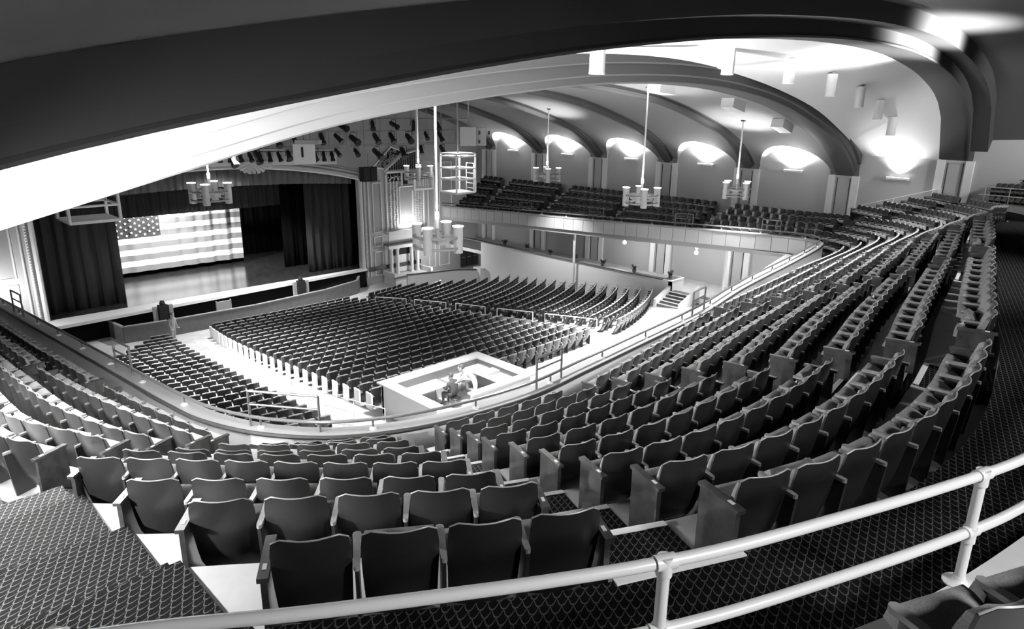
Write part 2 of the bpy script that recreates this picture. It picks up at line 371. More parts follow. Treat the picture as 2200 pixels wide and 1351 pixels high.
for k in range(1, 10):
    A, B = BK[k-1], BK[k]
    if k <= 5: ia = ib = 0; n = min(len(A), len(B))
    else: ia = l0[k-1]; ib = 0; n = len(B)
    zs = [ROW[k].p[ib+i].z for i in range(n)]
    mb = MB(); mb.grid([[Vector((A[ia+i].x, A[ia+i].y, zs[i])) for i in range(n)], [Vector((B[ib+i].x, B[ib+i].y, zs[i])) for i in range(n)]])
    mb.build('row_floor', M['cream'], fb)
    if k < 9:                                                # riser up to the next row
        ja, jb = (0, 0) if k != 5 else (l0[5], 0)
        n2 = min(len(BK[k])-ja, len(BK[k+1]))
        mb = MB(); mb.grid([[Vector((BK[k][ja+i].x, BK[k][ja+i].y, ROW[k].p[ja+i].z)) for i in range(n2)], [Vector((BK[k][ja+i].x, BK[k][ja+i].y, ROW[k+1].p[jb+i].z)) for i in range(n2)]])
        mb.build('riser', M['riser'], fb)
    elif k == 9:
        mb = MB(); mb.grid([[Vector((p.x, p.y, q.z)) for p, q in zip(B, ROW[9].p)], [Vector((p.x, p.y, q.z+.36)) for p, q in zip(B, ROW[9].p)]]); mb.build('riser', M['riser'], fb)
# cross aisle and upper tier
KERB = catmull([(-2.2, 4.6, -2.6), (-.4, 3.35, -2.6), (1.0, 2.35, -2.6), (2.1, 1.62, -2.6), (3.43, .9, -2.6), (5.13, .455, -2.6), (8, .1, -2.6), (14, .55, -2.6), (20, 1.9, -2.6), (26, 3.5, -2.75), (33, 5.4, -3.4), (36.9, 8.0, -3.75)], 8)
KP = Path(KERB)
ca = MB(); n = 120; ra, rb_ = [], []
b9 = Path([Vector((p.x, p.y, q.z+.36)) for p, q in zip(BK[9], ROW[9].p)])
k0 = KP.near((-.2, 3.2))
for i in range(n+1):
    p, _ = b9.at(b9.len*i/n); ra.append(p); q, _ = KP.at(KP.near(p)) if i else KP.at(k0); rb_.append(Vector((q.x, q.y, p.z)))
ca.grid([ra, rb_])
ca.add([(-2.2, 3.55, -2.96), (1.42, 3.55, -2.96), (rb_[0].x, rb_[0].y, -2.96), (-2.2, 4.6, -2.96)], [(0, 1, 2, 3)])
struct(ca.build('floor_cross_aisle', M['carpet']), 'dark carpeted cross aisle with a pale scale pattern', 'aisle')
up = empty('floor_upper_tier', (0, 0, 0), 'pale stepped floor of the upper tier behind the pipe railing', 'floor', kind='structure')
prev = KERB
for k in range(4):
    nxt = []
    for i, p in enumerate(KERB):
        a = KERB[max(i-1, 0)]; b = KERB[min(i+1, len(KERB)-1)]; t = Vector((b.x-a.x, b.y-a.y, 0)).normalized(); nxt.append(p - inward(t)*(.95*(k+1)) + Vector((0, 0, .375*k)))
    zz = [q.z for q in nxt]
    mb = MB(); mb.grid([[Vector((p.x, p.y, p.z-.42 if k == 0 else p.z)) for p in prev], [Vector((p.x, p.y, z_)) for p, z_ in zip(prev, zz)], nxt])
    mb.build('tier_step', M['cream'], up); prev = nxt
# carpeted stairs at the far left
ls = empty('floor_left_stair', (0, 0, 0), 'carpeted left stair descending beside the nearest block of seats', 'stairs', kind='structure')
ybs = [3.5, 4.96, 6.37, 7.96, 9.1]
for j, k in enumerate((9, 8, 7, 6)):
    z = ck(k)
    MB().bounds((-2.2, ybs[j]-.02, z-.3), (1.42, ybs[j+1], z+.012)).build('carpet_step', M['carpet'], ls)
    MB().bounds((-2.2, ybs[j]-.02, z), (1.42, ybs[j]+.34, z+.19)).build('carpet_step', M['carpet'], ls)
MB().bounds((-2.2, 9.1, ck(5)-.3), (.9, 10.6, ck(5)+.012)).build('carpet_step', M['carpet'], ls)
# ================================================================ AISLES
def span(k, a, b): return (a, b)
AIS = {}
def setais(nm, rows, fn):
    AIS[nm] = {k: fn(k) for k in rows}
setais('left', range(1, 6), lambda k: (ROW[k].near(LK[k])-1.05, ROW[k].near(LK[k])))
setais('white', range(1, 10), lambda k: (ROW[k].near(MK[k]), ROW[k].near(MK[k])+1.0))
def nk(k): return lp((10.2, 1.68), (10.9, 8.55), k)
setais('second', range(1, 10), lambda k: (ROW[k].near(nk(k))-.80, ROW[k].near(nk(k))+.18))
setais('third', range(1, 10), lambda k: (lambda s: (s-.5, s+.5))(ROW[k].near(lp((16.9, 3.1), (18.2, 9.7), k))))
setais('fourth', range(1, 10), lambda k: (lambda s: (s-.5, s+.5))(ROW[k].near(lp((22.2, 4.3), (24.6, 10.37), k))))
setais('corner', range(1, 10), lambda k: (lambda s: (s-.9, s-.05))(ROW[k].near(TK[k])))
def e2(k):
    s0 = ROW[k].near(TK[k])
    return s0 + (ROW[k].len-s0)*.52 if k > 5 else ROW[k].near(GK[k])+.5
setais('turn', range(3, 10), lambda k: (lambda s: (s-.4, s+.4))(e2(k)))
for i_, y in enumerate((20.2, 26.4, 32.3, 38.2)):
    setais('side%d' % i_, range(1, 6), lambda k: (lambda s: (s-.45, s+.45))(ROW[k].near((35, y))))
setais('leftside', range(1, 6), lambda k: (lambda s: (s-.5, s+.5))(ROW[k].near((3.3-.7*(k-1), 16.0+1.1*(k-1)))))
def path_pt(k, s, d, dz=0.0):
    p, t = ROW[k].at(s); return p - inward(t)*d + Vector((0, 0, dz))
AL = {'white': 'carpeted aisle steps with white nosings between the two nearest seat blocks', 'second': 'second carpeted aisle with white nosings, right of the near curved block',
      'third': 'third carpeted aisle crossing the middle of the balcony', 'fourth': 'fourth carpeted aisle near the right end of the balcony', 'corner': 'carpeted aisle at the far right bend of the balcony rows',
      'left': 'narrow aisle between the nearest block and the left side seats', 'leftside': 'narrow aisle across the seats along the left parapet',
      'turn': 'aisle between the curved corner seats and the right wall', 'side0': 'steps in the right side balcony nearest the corner', 'side1': 'second flight of steps in the right side balcony',
      'side2': 'third flight of steps in the right side balcony', 'side3': 'farthest flight of steps in the right side balcony'}
for nm, D in AIS.items():
    e = empty('aisle_steps', (0, 0, 0), AL[nm], 'steps', 'balcony aisle steps')
    far = nm.startswith('side') or nm == 'turn'
    for k, (a, b) in D.items():
        ins = -.78
        if k-1 in D:
            p, _ = ROW[k].at((a+b)/2); q, _ = ROW[k-1].at(sum(D[k-1])/2); ins = -min(.9, (p.xy-q.xy).length-.12)
        za = .012
        A0, A1, C0, C1 = path_pt(k, a, .09), path_pt(k, b, .09), path_pt(k, a, ins), path_pt(k, b, ins)
        if k-1 in D:
            a2, b2 = D[k-1]; q0, q1 = path_pt(k-1, a2, .115), path_pt(k-1, b2, .115); C0 = Vector((q0.x, q0.y, A0.z)); C1 = Vector((q1.x, q1.y, A1.z))
        up_ = Vector((0, 0, za))
        mb = MB(); mb.add([A0, A1, C1, C0, A0+up_, A1+up_, C1+up_, C0+up_], [(4, 5, 6, 7), (2, 3, 7, 6), (0, 1, 5, 4), (0, 3, 7, 4), (1, 2, 6, 5)])
        mb.build('carpet_tread', M['carpet'] if not far else M['riser'], e)
        nz = .045
        if not (nm == 'left'):
            d0, d1 = (C0-A0).normalized(), (C1-A1).normalized()
            F0, F1 = C0, C1
            mb = MB(); h0 = Vector((0, 0, -.03)); h1 = Vector((0, 0, .02))
            mb.add([F0+h0, F1+h0, F1-d1*.07+h0, F0-d0*.07+h0, F0+h1, F1+h1, F1-d1*.07+h1, F0-d0*.07+h1], [(4, 5, 6, 7), (0, 1, 5, 4), (2, 3, 7, 6), (0, 3, 7, 4), (1, 2, 6, 5)])
            if k > 1: mb.build('nosing', M['nosing'], e)
        # half step against the riser behind
        if k < 9 or nm in ('white', 'second', 'third', 'fourth'):
            d0, d1 = (C0-A0).normalized(), (C1-A1).normalized(); H = Vector((0, 0, .185))
            G0, G1 = A0+d0*.21, A1+d1*.21
            mb = MB(); mb.add([A0, A1, G1, G0, A0+H, A1+H, G1+H, G0+H], [(4, 5, 6, 7), (2, 3, 7, 6), (0, 3, 7, 4), (1, 2, 6, 5)])
            mb.build('half_step', M['carpet'] if not far else M['riser'], e)
            if nm != 'left':
                mb = MB(); u1 = H+Vector((0, 0, .012)); u0 = H-Vector((0, 0, .03))
                mb.add([G0+d0*.01+u0, G1+d1*.01+u0, G1-d1*.06+u0, G0-d0*.06+u0, G0+d0*.01+u1, G1+d1*.01+u1, G1-d1*.06+u1, G0-d0*.06+u1], [(4, 5, 6, 7), (0, 1, 5, 4), (0, 3, 7, 4), (1, 2, 6, 5), (2, 3, 7, 6)])
                mb.build('nosing', M['nosing'], e)
        if k == 9 and nm == 'white':
            mb = MB(); d0, d1 = (C0-A0).normalized(), (C1-A1).normalized(); H = Vector((0, 0, .372)); h0 = Vector((0, 0, .33))
            mb.add([A0+d0*.01+h0, A1+d1*.01+h0, A1-d1*.06+h0, A0-d0*.06+h0, A0+d0*.01+H, A1+d1*.01+H, A1-d1*.06+H, A0-d0*.06+H], [(4, 5, 6, 7), (0, 1, 5, 4), (0, 3, 7, 4), (1, 2, 6, 5), (2, 3, 7, 6)]).build('nosing', M['nosing'], e)
# ================================================================ PARAPET, FASCIA, HANDRAIL
RP = []
for y in (36, 30, 24, 18): RP.append((4.5-.043*(y-14.3), y, -5.7-.062*(y-14.3)))
RP += [(4.5, 14.3, -5.7), (4.69, 13.18, -5.7), (5.18, 12.0, -5.7), (5.99, 10.99, -5.7), (6.86, 10.43, -5.7), (7.9, 10.05, -5.7), (10.09, 9.75, -5.7), (12.09, 9.92, -5.7), (14.4, 10.15, -5.7), (18.45, 10.6, -5.7), (22.3, 11.32, -5.7), (28.5, 12.16, -5.7),
       (32.4, 12.8, -5.7), (33.3, 13.1, -5.69), (33.68, 13.6, -5.68), (33.65, 14.3, -5.66), (33.4, 15.6, -5.66), (33.3, 19.5, -5.84), (33.3, 27.6, -6.26), (33.3, 38.6, -6.77), (33.3, 41.3, -6.9)]
RPS = Path(catmull(RP, 8))
def ro(d, dz):
    out = []
    for i, p in enumerate(RPS.p):
        a = RPS.p[max(i-1, 0)]; b = RPS.p[min(i+1, len(RPS.p)-1)]; t = Vector((b.x-a.x, b.y-a.y, 0)).normalized(); out.append(p + inward(t)*d + Vector((0, 0, dz)))
    return out
pw = empty('wall_balcony_parapet', (0, 0, 0), 'low pale balcony parapet with dark cap sweeping round the hall', 'parapet', kind='structure')
MB().grid([ro(-.20, -1.25), ro(-.20, -.26)]).build('inner_face', M['parapet'], pw, True)
MB().grid([ro(-.22, -.255), ro(-.22, -.20), ro(.16, -.20), ro(.16, -.27), ro(.12, -.27)]).build('cap', M['cap'], pw)
MB().grid([ro(-.235, -.275), ro(-.25, -.235), ro(-.235, -.195), ro(-.20, -.195)]).build('cap_trim', M['trim'], pw)
MB().grid([ro(.10, -.26), ro(.10, -1.0), ro(.02, -1.02), ro(.02, -1.25)]).build('fascia_backing', M['riser'], pw)
s_corner = RPS.near((33.5, 14.6)); pn = 0.80; np_ = int((RPS.len-s_corner-.3)/pn)
for i in range(-3, np_):
    s = s_corner+.4+i*pn; p, t = RPS.at(s); n_ = inward(t)
    q, _ = RPS.at(s-.385); r, _ = RPS.at(s+.385); ax = (r-q).normalized()
    MB().box(p+n_*.115+Vector((0, 0, -.64)), (.385, .02, .345), (ax, n_, Vector((0, 0, 1)))).build('fascia_panel', M['fascia'], pw)
# underside of the right side balcony
us = [[], []]
for i in range(30):
    y = 14.6+26.5*i/29; p, _ = RPS.at(RPS.near((33.4, y))); us[0].append(Vector((33.3, y, p.z-1.05))); us[1].append(Vector((WX, y, p.z-1.1)))
us[0].insert(0, Vector((20, 12.0, -6.8))); us[1].insert(0, Vector((WX, 6, -6.8)))
struct(MB().grid(us).build('ceiling_under_balcony', M['plaster']), 'pale soffit under the right side balcony', 'ceiling')
hr = empty('balcony_handrail', (0, 0, 0), 'dark bronze handrail on short white-footed posts along the parapet', 'handrail')
MB().tube(ro(-.03, 0.0), .035, 8).build('rail', M['bronze'], hr, True)
postm = MB().tube([(0, 0, -.2), (0, 0, 0)], .022, 6).mesh('post', M['bronze'])
flm = MB().lathe((0, 0, -.2), [(.075, 0), (.07, .02), (.035, .03), (.03, .05)], 10).mesh('flange', M['flange'])
s = .5
while s < RPS.len:
    p, t = RPS.at(s); q = p - inward(t)*.03
    o = inst('post', postm, hr, q); inst('flange', flm, o)
    s += 2.15
gi = 0
GL = ['bronze guard frame on the left parapet, farthest from the camera', 'bronze guard frame over the left parapet before the small seat block', 'bronze guard frame on the near curve of the parapet, above the lower seats',
      'bronze guard frame on the parapet beside the control booth', 'bronze guard frame on the right stretch of parapet', 'bronze guard frame on the right side balcony, nearest the corner', 'bronze guard frame on the right side balcony, second from the corner', 'bronze guard frame on the right side balcony, third from the corner', 'bronze guard frame on the right side balcony, farthest']
for q0, q1 in (((3.95, 27.6), (4.0, 26.4)), ((4.25, 17.9), (4.4, 16.8)), ((5.3, 12.3), (5.95, 11.1)), ((10.4, 9.8), (11.3, 9.85)), ((18.0, 10.55), (18.9, 10.65)), ((33.5, 15.1), (33.4, 16.0)), ((33.3, 19.9), (33.3, 21.0)), ((33.3, 26.0), (33.3, 27.1)), ((33.3, 32.0), (33.3, 33.1))):
    a, ta = RPS.at(RPS.near(q0)); b, _ = RPS.at(RPS.near(q1)); U = Vector((0, 0, 1))
    a = a - inward(ta)*.03; b = b - inward(ta)*.03
    e = empty('guard_frame', a-U*.2, GL[gi], 'guard rail', 'guard frames on the parapet rail'); gi += 1
    o0 = a-U*.2
    MB().tube([Vector((0, 0, 0)), U*.72], .026, 6).build('upright', M['bronze'], e); MB().tube([b-a, b-a+U*.72], .026, 6).build('upright', M['bronze'], e)
    MB().tube([U*.72, b-a+U*.72], .026, 6).build('top_bar', M['bronze'], e); MB().tube([U*.45, b-a+U*.45], .022, 6).build('middle_bar', M['bronze'], e)
# ================================================================ SEATS
def back_pts(w_, h0, h1, nx, nz, off_=0.0):
    rows = []
    for j in range(nz+1):
        v = j/nz; r = []
        for i in range(nx+1):
            u = -1+2*i/nx
            ww = w_*(0.93+.07*min(1, v*1.6))            # narrows to the foot
            z = h0+(h1-h0)*v
            x = u*ww/2
            dip = -.022*(1-u*u)*v**3
            rnd = -.05*max(0, abs(u)-.72)/.28*(max(0, v-.8)/.2)
            y = .15*(1-v)**1.5 + .055*u*u + off_
            if v < .2: y += .10*(.2-v)/.2*.6
            r.append(Vector((x*(1-.05*max(0, v-.85)/.15*abs(u)), y, z+dip+rnd)))
        rows.append(r)
    return rows
def shell(mb, a, b):            # closed sheet between two equal grids
    n = len(a[0]); m_ = len(a); base = [p for r in a for p in r]+[p for r in b for p in r]; fs = []; o = n*m_
    for i in range(m_-1):
        for k in range(n-1):
            fs.append((i*n+k, i*n+k+1, (i+1)*n+k+1, (i+1)*n+k)); fs.append((o+i*n+k, o+(i+1)*n+k, o+(i+1)*n+k+1, o+i*n+k+1))
    for k in range(n-1): fs.append((k, o+k, o+k+1, k+1)); e = (m_-1)*n; fs.append((e+k, e+k+1, o+e+k+1, o+e+k))
    for i in range(m_-1): fs.append((i*n, (i+1)*n, o+(i+1)*n, o+i*n)); e = n-1; fs.append((i*n+e, o+i*n+e, o+(i+1)*n+e, (i+1)*n+e))
    return mb.add(base, fs)
SW = .480
ga, gb = back_pts(SW, .10, .86, 8, 6), back_pts(SW, .10, .86, 8, 6, .018)
me_back = shell(MB(), ga, gb).mesh('backrest', M['back'], True)
c0 = back_pts(SW-.05, .34, .83, 6, 4, .02); c1 = back_pts(SW-.07, .36, .82, 6, 4, .075)
me_cush = shell(MB(), c0, c1).mesh('back_cushion', M['fabric'], True)
edge = [p+Vector((0, .008, .003)) for p in ga[-1]]; side_l = [r[0]+Vector((0, .008, 0)) for r in ga[3:-1]]; side_r = [r[-1]+Vector((0, .008, 0)) for r in ga[3:-1]]
me_pipe = MB().tube(edge, .0065, 5).mesh('piping', M['piping'], True)
def seat_mesh(tilt):
    rows_t, rows_b = [], []
    for j in range(7):
        v = j/6; rt, rb = [], []
        for i in range(7):
            u = -1+2*i/6; x = u*(.235-.012*(abs(2*v-1)**4)); y = .165+.29*v
            crown = .035*(1-u**4)*(1-(2*v-1)**6); d = -.03*(v**6)
            z = .44+.04*v+d
            rt.append(Vector((x, y, z+crown))); rb.append(Vector((x*.97, y-.01*v, z-.07)))
        rows_t.append(rt); rows_b.append(rb)
    if tilt:
        R_ = Matrix.Rotation(tilt, 3, 'X'); c = Vector((0, .18, .44))
        rows_t = [[R_ @ (p-c)+c for p in r] for r in rows_t]; rows_b = [[R_ @ (p-c)+c for p in r] for r in rows_b]
    return shell(MB(), rows_t, rows_b).mesh('seat', M['fabric'], True)
me_seat = seat_mesh(math.radians(26)); me_seat_up = seat_mesh(math.radians(58))
def arm_mesh():
    prof = [(.02, -.020), (.30, -.026), (.36, -.03), (.385, -.022), (.395, 0), (.385, .022), (.36, .03), (.30, .026), (.02, .020), (.005, .014), (.0, 0), (.005, -.014)]
    return MB().prism([(p[1], p[0]) for p in prof], .60, .628).mesh('armrest', M['arm'])
me_arm = arm_mesh()
me_std = MB().add([(-.012, .0, .60), (-.012, .33, .60), (-.012, .33, .50), (-.012, .26, .40), (-.012, .30, .02), (-.012, .06, .0),
                   (.012, .0, .60), (.012, .33, .60), (.012, .33, .50), (.012, .26, .40), (.012, .30, .02), (.012, .06, .0)],
                  [(0, 1, 2, 3, 4, 5), (6, 7, 8, 9, 10, 11)] + [(i, (i+1) % 6, 6+(i+1) % 6, 6+i) for i in range(6)]).mesh('standard', M['iron'])
me_panel = MB().box((0, .20, .31), (.02, .20, .31)).mesh('end_panel', M['wood'])
me_pcap = MB().box((0, .19, .635), (.034, .225, .016)).mesh('panel_cap', M['wood'])
me_plate = MB().box((0, .08, .653), (.013, .028, .003)).mesh('number_plate', M['plate'])
# cheap seat for the mass of far seats: back, edge, seat, arm
def cheap_seat():
    parts = []
    a, b = back_pts(SW, .10, .86, 4, 3), back_pts(SW, .10, .86, 4, 3, .05)
    mb = MB(); mb.mi = 0; shell(mb, a, b)
    mb.mi = 1; e = a[-1]; mb.add([p+Vector((0, -.012, -.014)) for p in e]+[p+Vector((0, -.012, .012)) for p in e]+[p+Vector((0, .05, .012)) for p in e], [(i, i+1, 6+i, 5+i) for i in range(4)]+[(5+i, 6+i, 11+i, 10+i) for i in range(4)])
    mb.mi = 2; mb.box((0, .22, .51), (.225, .15, .04))
    mb.mi = 3; mb.box((.26, .2, .615), (.028, .19, .014)); mb.mi = 4; mb.box((.26, .18, .3), (.012, .1, .3))
    return mb
CH = cheap_seat(); CHM = [M['back'], M['piping'], M['fabric'], M['arm'], M['iron'], M['wood']]
class Mass:
    def __init__(s): s.m = MB()
    def put(s, p, yaw, src=None, ends=(0, 0)):
        c_, s_ = math.cos(yaw), math.sin(yaw); b = len(s.m.v); src = src or CH
        s.m.v += [(p[0]+x*c_-y*s_, p[1]+x*s_+y*c_, p[2]+z) for x, y, z in src.v]
        s.m.f += [[b+i for i in f] for f in src.f]; s.m.fm += src.fm
    def build(s, name):
        me = bpy.data.meshes.new(name); me.from_pydata(s.m.v, [], s.m.f)
        for ma in CHM: me.materials.append(ma)
        me.polygons.foreach_set('material_index', s.m.fm); me.polygons.foreach_set('use_smooth', [i % 1 == 0 and False for i in range(len(me.polygons))])
        o = bpy.data.objects.new(name, me); col.objects.link(o); return o
endpan = MB(); endpan.mi = 5; endpan.box((0, .20, .31), (.02, .20, .31)); endpan.box((0, .19, .635), (.034, .225, .016))
# ---- all balcony seats
BLK = [('left', None, 'leftside'), ]
seats = []
def fill(k, a, b, block):
    n_ = int((b-a)/.515)
    if n_ < 1: return
    sp = (b-a)/n_
    for i in range(n_):
        p, t = ROW[k].at(a+(i+.5)*sp); yaw = math.atan2(t.y, t.x)
        seats.append(dict(p=p, yaw=yaw, k=k, i=i, n=n_, block=block, sp=sp, d=(p+Vector((0, 0, .7))).length))
for k in range(1, 10):
    A = {nm: D[k] for nm, D in AIS.items() if k in D}
    order = ['leftside', 'left', 'white', 'second', 'third', 'fourth', 'corner', 'turn', 'side0', 'side1', 'side2', 'side3']
    names = ['far left side block', 'block along left parapet', 'block left of white-edged steps', 'block right of white-edged steps',
             'block beyond second aisle', 'block beyond third aisle', 'block before far corner', 'curved corner block', 'right side balcony',
             'right side balcony', 'right side balcony', 'right side balcony', 'right side balcony']
    cuts = [0.0]; nmz = []
    cur = 0.0
    last = None
    for oi, nm in enumerate(order):
        if nm not in A: continue
        a, b = A[nm]
        if not (k > 5 and nm == 'white' and False): fill(k, cur, a-.02, names[oi])
        cur = b+.02; last = oi
    fill(k, cur, ROW[k].len-(.3 if k > 5 else .1), names[last+1])
def in_view(p):
    v = Vector(p)+Vector((0, 0, .6)); d = v.dot(fw)
    if d < .3: return False
    x = 1100+FPX*v.dot(cr)/d; y = 675.5-FPX*v.dot(cu)/d
    return -70 < x < 2270 and -50 < y < 1420
vis = sorted([s_ for s_ in seats if in_view(s_['p'])], key=lambda s_: s_['d'])
near = vis[:300]; nearid = set(id(s_) for s_ in near)
rowname = {9: 'rearmost row', 8: 'second row from rear', 7: 'third row from rear', 6: 'fourth row from rear', 5: 'middle row', 4: 'fourth row from parapet', 3: 'third row from parapet', 2: 'second row from parapet', 1: 'parapet row'}
def put_seat(s_, label, group, name='theatre_seat'):
    e = empty(name, s_['p'], label, 'seat', group, s_['yaw'])
    bk = inst('backrest', me_back, e);  inst('piping', me_pipe, bk); inst('back_cushion', me_cush, bk)
    upf = (s_['k']*7+s_['i']*3) % 23 == 4 or (s_['k'] == 9 and s_['i'] == 1)
    inst('seat', me_seat_up if upf else me_seat, e)
    hs = s_['sp']/2
    if s_['i'] == s_['n']-1:
        pn_ = inst('end_panel', me_panel, e, (hs+.008, 0, 0)); inst('panel_cap', me_pcap, pn_); inst('number_plate', me_plate, pn_)
    else:
        ar = inst('armrest', me_arm, e, (hs, 0, 0)); inst('standard', me_std, e, (hs, 0, 0))
    if s_['i'] == 0:
        pn_ = inst('end_panel', me_panel, e, (-hs-.008, 0, 0)); inst('panel_cap', me_pcap, pn_); inst('number_plate', me_plate, pn_)
    return e
for s_ in near:
    lab = 'seat %s from left, %s, %s' % (ORD[s_['i']], rowname[s_['k']], s_['block'])
    put_seat(s_, lab, 'balcony theatre seats')
ms = Mass()
for s_ in seats:
    if id(s_) in nearid or not (in_view(s_['p'])): continue
    ms.put(s_['p'], s_['yaw'])
    for flag, sg in ((s_['i'] == 0, -1), (s_['i'] == s_['n']-1, 1)):
        if flag:
            ms.put(s_['p']+Vector((math.cos(s_['yaw']), math.sin(s_['yaw']), 0))*sg*(s_['sp']/2+.005), s_['yaw'], endpan)
tag(ms.build('distant_balcony_seats'), 'farther rows of dark balcony seats beyond the nearest blocks', 'seats', 'balcony theatre seats', 'stuff')
# ---- upper tier seats: two beside the pipe railing, and the rows at the far right
ut = Vector((.914, -.406, 0)); un = Vector((.406, .914, 0))
for i, lab in enumerate(('upper tier seat behind the pipe railing, left of the two at the frame corner', 'upper tier seat behind the pipe railing, right of the two at the frame corner')):
    p = Vector((2.97, .17, -2.6)) + ut*.515*i
    e = put_seat(dict(p=p, yaw=math.atan2(ut.y, ut.x), k=1, i=1, n=9, sp=.515), lab, 'upper tier seats')
    if i == 0: inst('armrest', me_arm, e, (-.2575, 0, 0)); inst('standard', me_std, e, (-.2575, 0, 0))
kseg = KP.near((27, 3.8)); me_cheap = CH.mesh('theatre_seat', CHM)
for r in range(3):
    s = kseg; cn = 0
    while s < KP.len-.3:
        p, t = KP.at(s); q = p - inward(t)*(.85+.95*r)+Vector((0, 0, .375*r)); s += .52
        if q.x > 37.4 or not in_view(q): continue
        cn += 1
        tag(inst('theatre_seat', me_cheap, None, q, math.atan2(t.y, t.x)), 'upper tier seat at far right, %s from right in row %s behind the railing' % (ORD[cn-1], ('one', 'two', 'three')[r]), 'seat', 'upper tier seats')
# ================================================================ PIPE RAILING IN FRONT OF THE CAMERA
pr = empty('pipe_railing', (4.28, .62, -2.6), 'cream two-bar pipe railing along the upper tier in the foreground', 'railing')
def rel(pts, o): return [Vector(p)-Vector(o) for p in pts]
RO = (4.28, .62, -2.6)
def para(dz):
    P = catmull([(-1.6, 4.0, -1.9+dz), (-.4, 3.08, -1.9+dz), (.55, 2.52, -1.9+dz), (1.1, 2.14, -1.9+dz), (2.34, 1.39, -1.9+dz), (3.3, .98, -1.9+dz), (4.28, .62, -1.9+dz), (4.72, .49, -1.9+dz), (6.2, .2, -1.9+dz), (9, .1, -1.9+dz), (12, .3, -1.9+dz)], 8)
    return P
MB().tube(rel(para(0), RO), .029, 12).build('top_bar', M['pipe'], pr, True)
MB().tube(rel(para(-.36), RO), .029, 12).build('middle_bar', M['pipe'], pr, True)
for x, y in ((.3, 2.69), (2.34, 1.39), (4.28, .62), (6.6, .17), (9, .1)):
    b = Vector((x, y, -2.6))-Vector(RO)
    p_ = MB().tube([b, b+Vector((0, 0, .70))], .0285, 12).build('post', M['pipe'], pr, True)
    MB().lathe(b, [(.085, 0), (.085, .008), (.05, .016), (.036, .03), (.032, .05)], 16).build('floor_flange', M['pipe'], p_, True)
    for dz in (.34, .70):
        mb = MB(); mb.tube([b+Vector((0, 0, dz-.065)), b+Vector((0, 0, dz+.03))], .037, 12)
        q = Path(para(0)); pp, t = q.at(q.near((x, y))); mb.tube([b+Vector((0, 0, dz))-t*.05, b+Vector((0, 0, dz))+t*.05], .037, 12)
        mb.build('tee_fitting', M['pipe'], p_, True)
fr = empty('pipe_railing', (33, 5.4, -3.4), 'thin pipe railing in front of the far right upper tier seats', 'railing')
pts = []; s = KP.near((29, 4.3))
while s < KP.len: p, t = KP.at(s); pts.append(p-inward(t)*.1); s += .5
for dz in (.35, .68): MB().tube(rel([p+Vector((0, 0, dz)) for p in pts], (33, 5.4, -3.4)), .024, 6).build('bar', M['pipe'], fr)
for p in pts[::4]: MB().tube(rel([p, p+Vector((0, 0, .68))], (33, 5.4, -3.4)), .024, 6).build('post', M['pipe'], fr)
wh = empty('wall_handrail', (37.8, 9.6, -3.3), 'thin handrail sloping along the right wall beside the stair', 'handrail')
for dz in (0, -.42): MB().tube(rel([(37.75, 9.5, -3.35+dz), (37.75, 13.6, -4.7+dz)], (37.8, 9.6, -3.3)), .02, 6).build('bar', M['pipe'], wh)
for y in (9.5, 11.5, 13.6): z = -3.35-(y-9.5)*.33; MB().tube(rel([(37.75, y, z), (37.75, y, z-.95)], (37.8, 9.6, -3.3)), .02, 6).build('post', M['pipe'], wh)
# stair ramp along the wall beside the corner rows
struct(MB().add([(36.6, 8.2, -4.1), (WX, 8.2, -4.1), (WX, 16, -5.95), (36.6, 16, -5.95)], [(0, 1, 2, 3)]).build('floor_wall_stair', M['riser']), 'dim stair along the right wall at the corner', 'stairs')
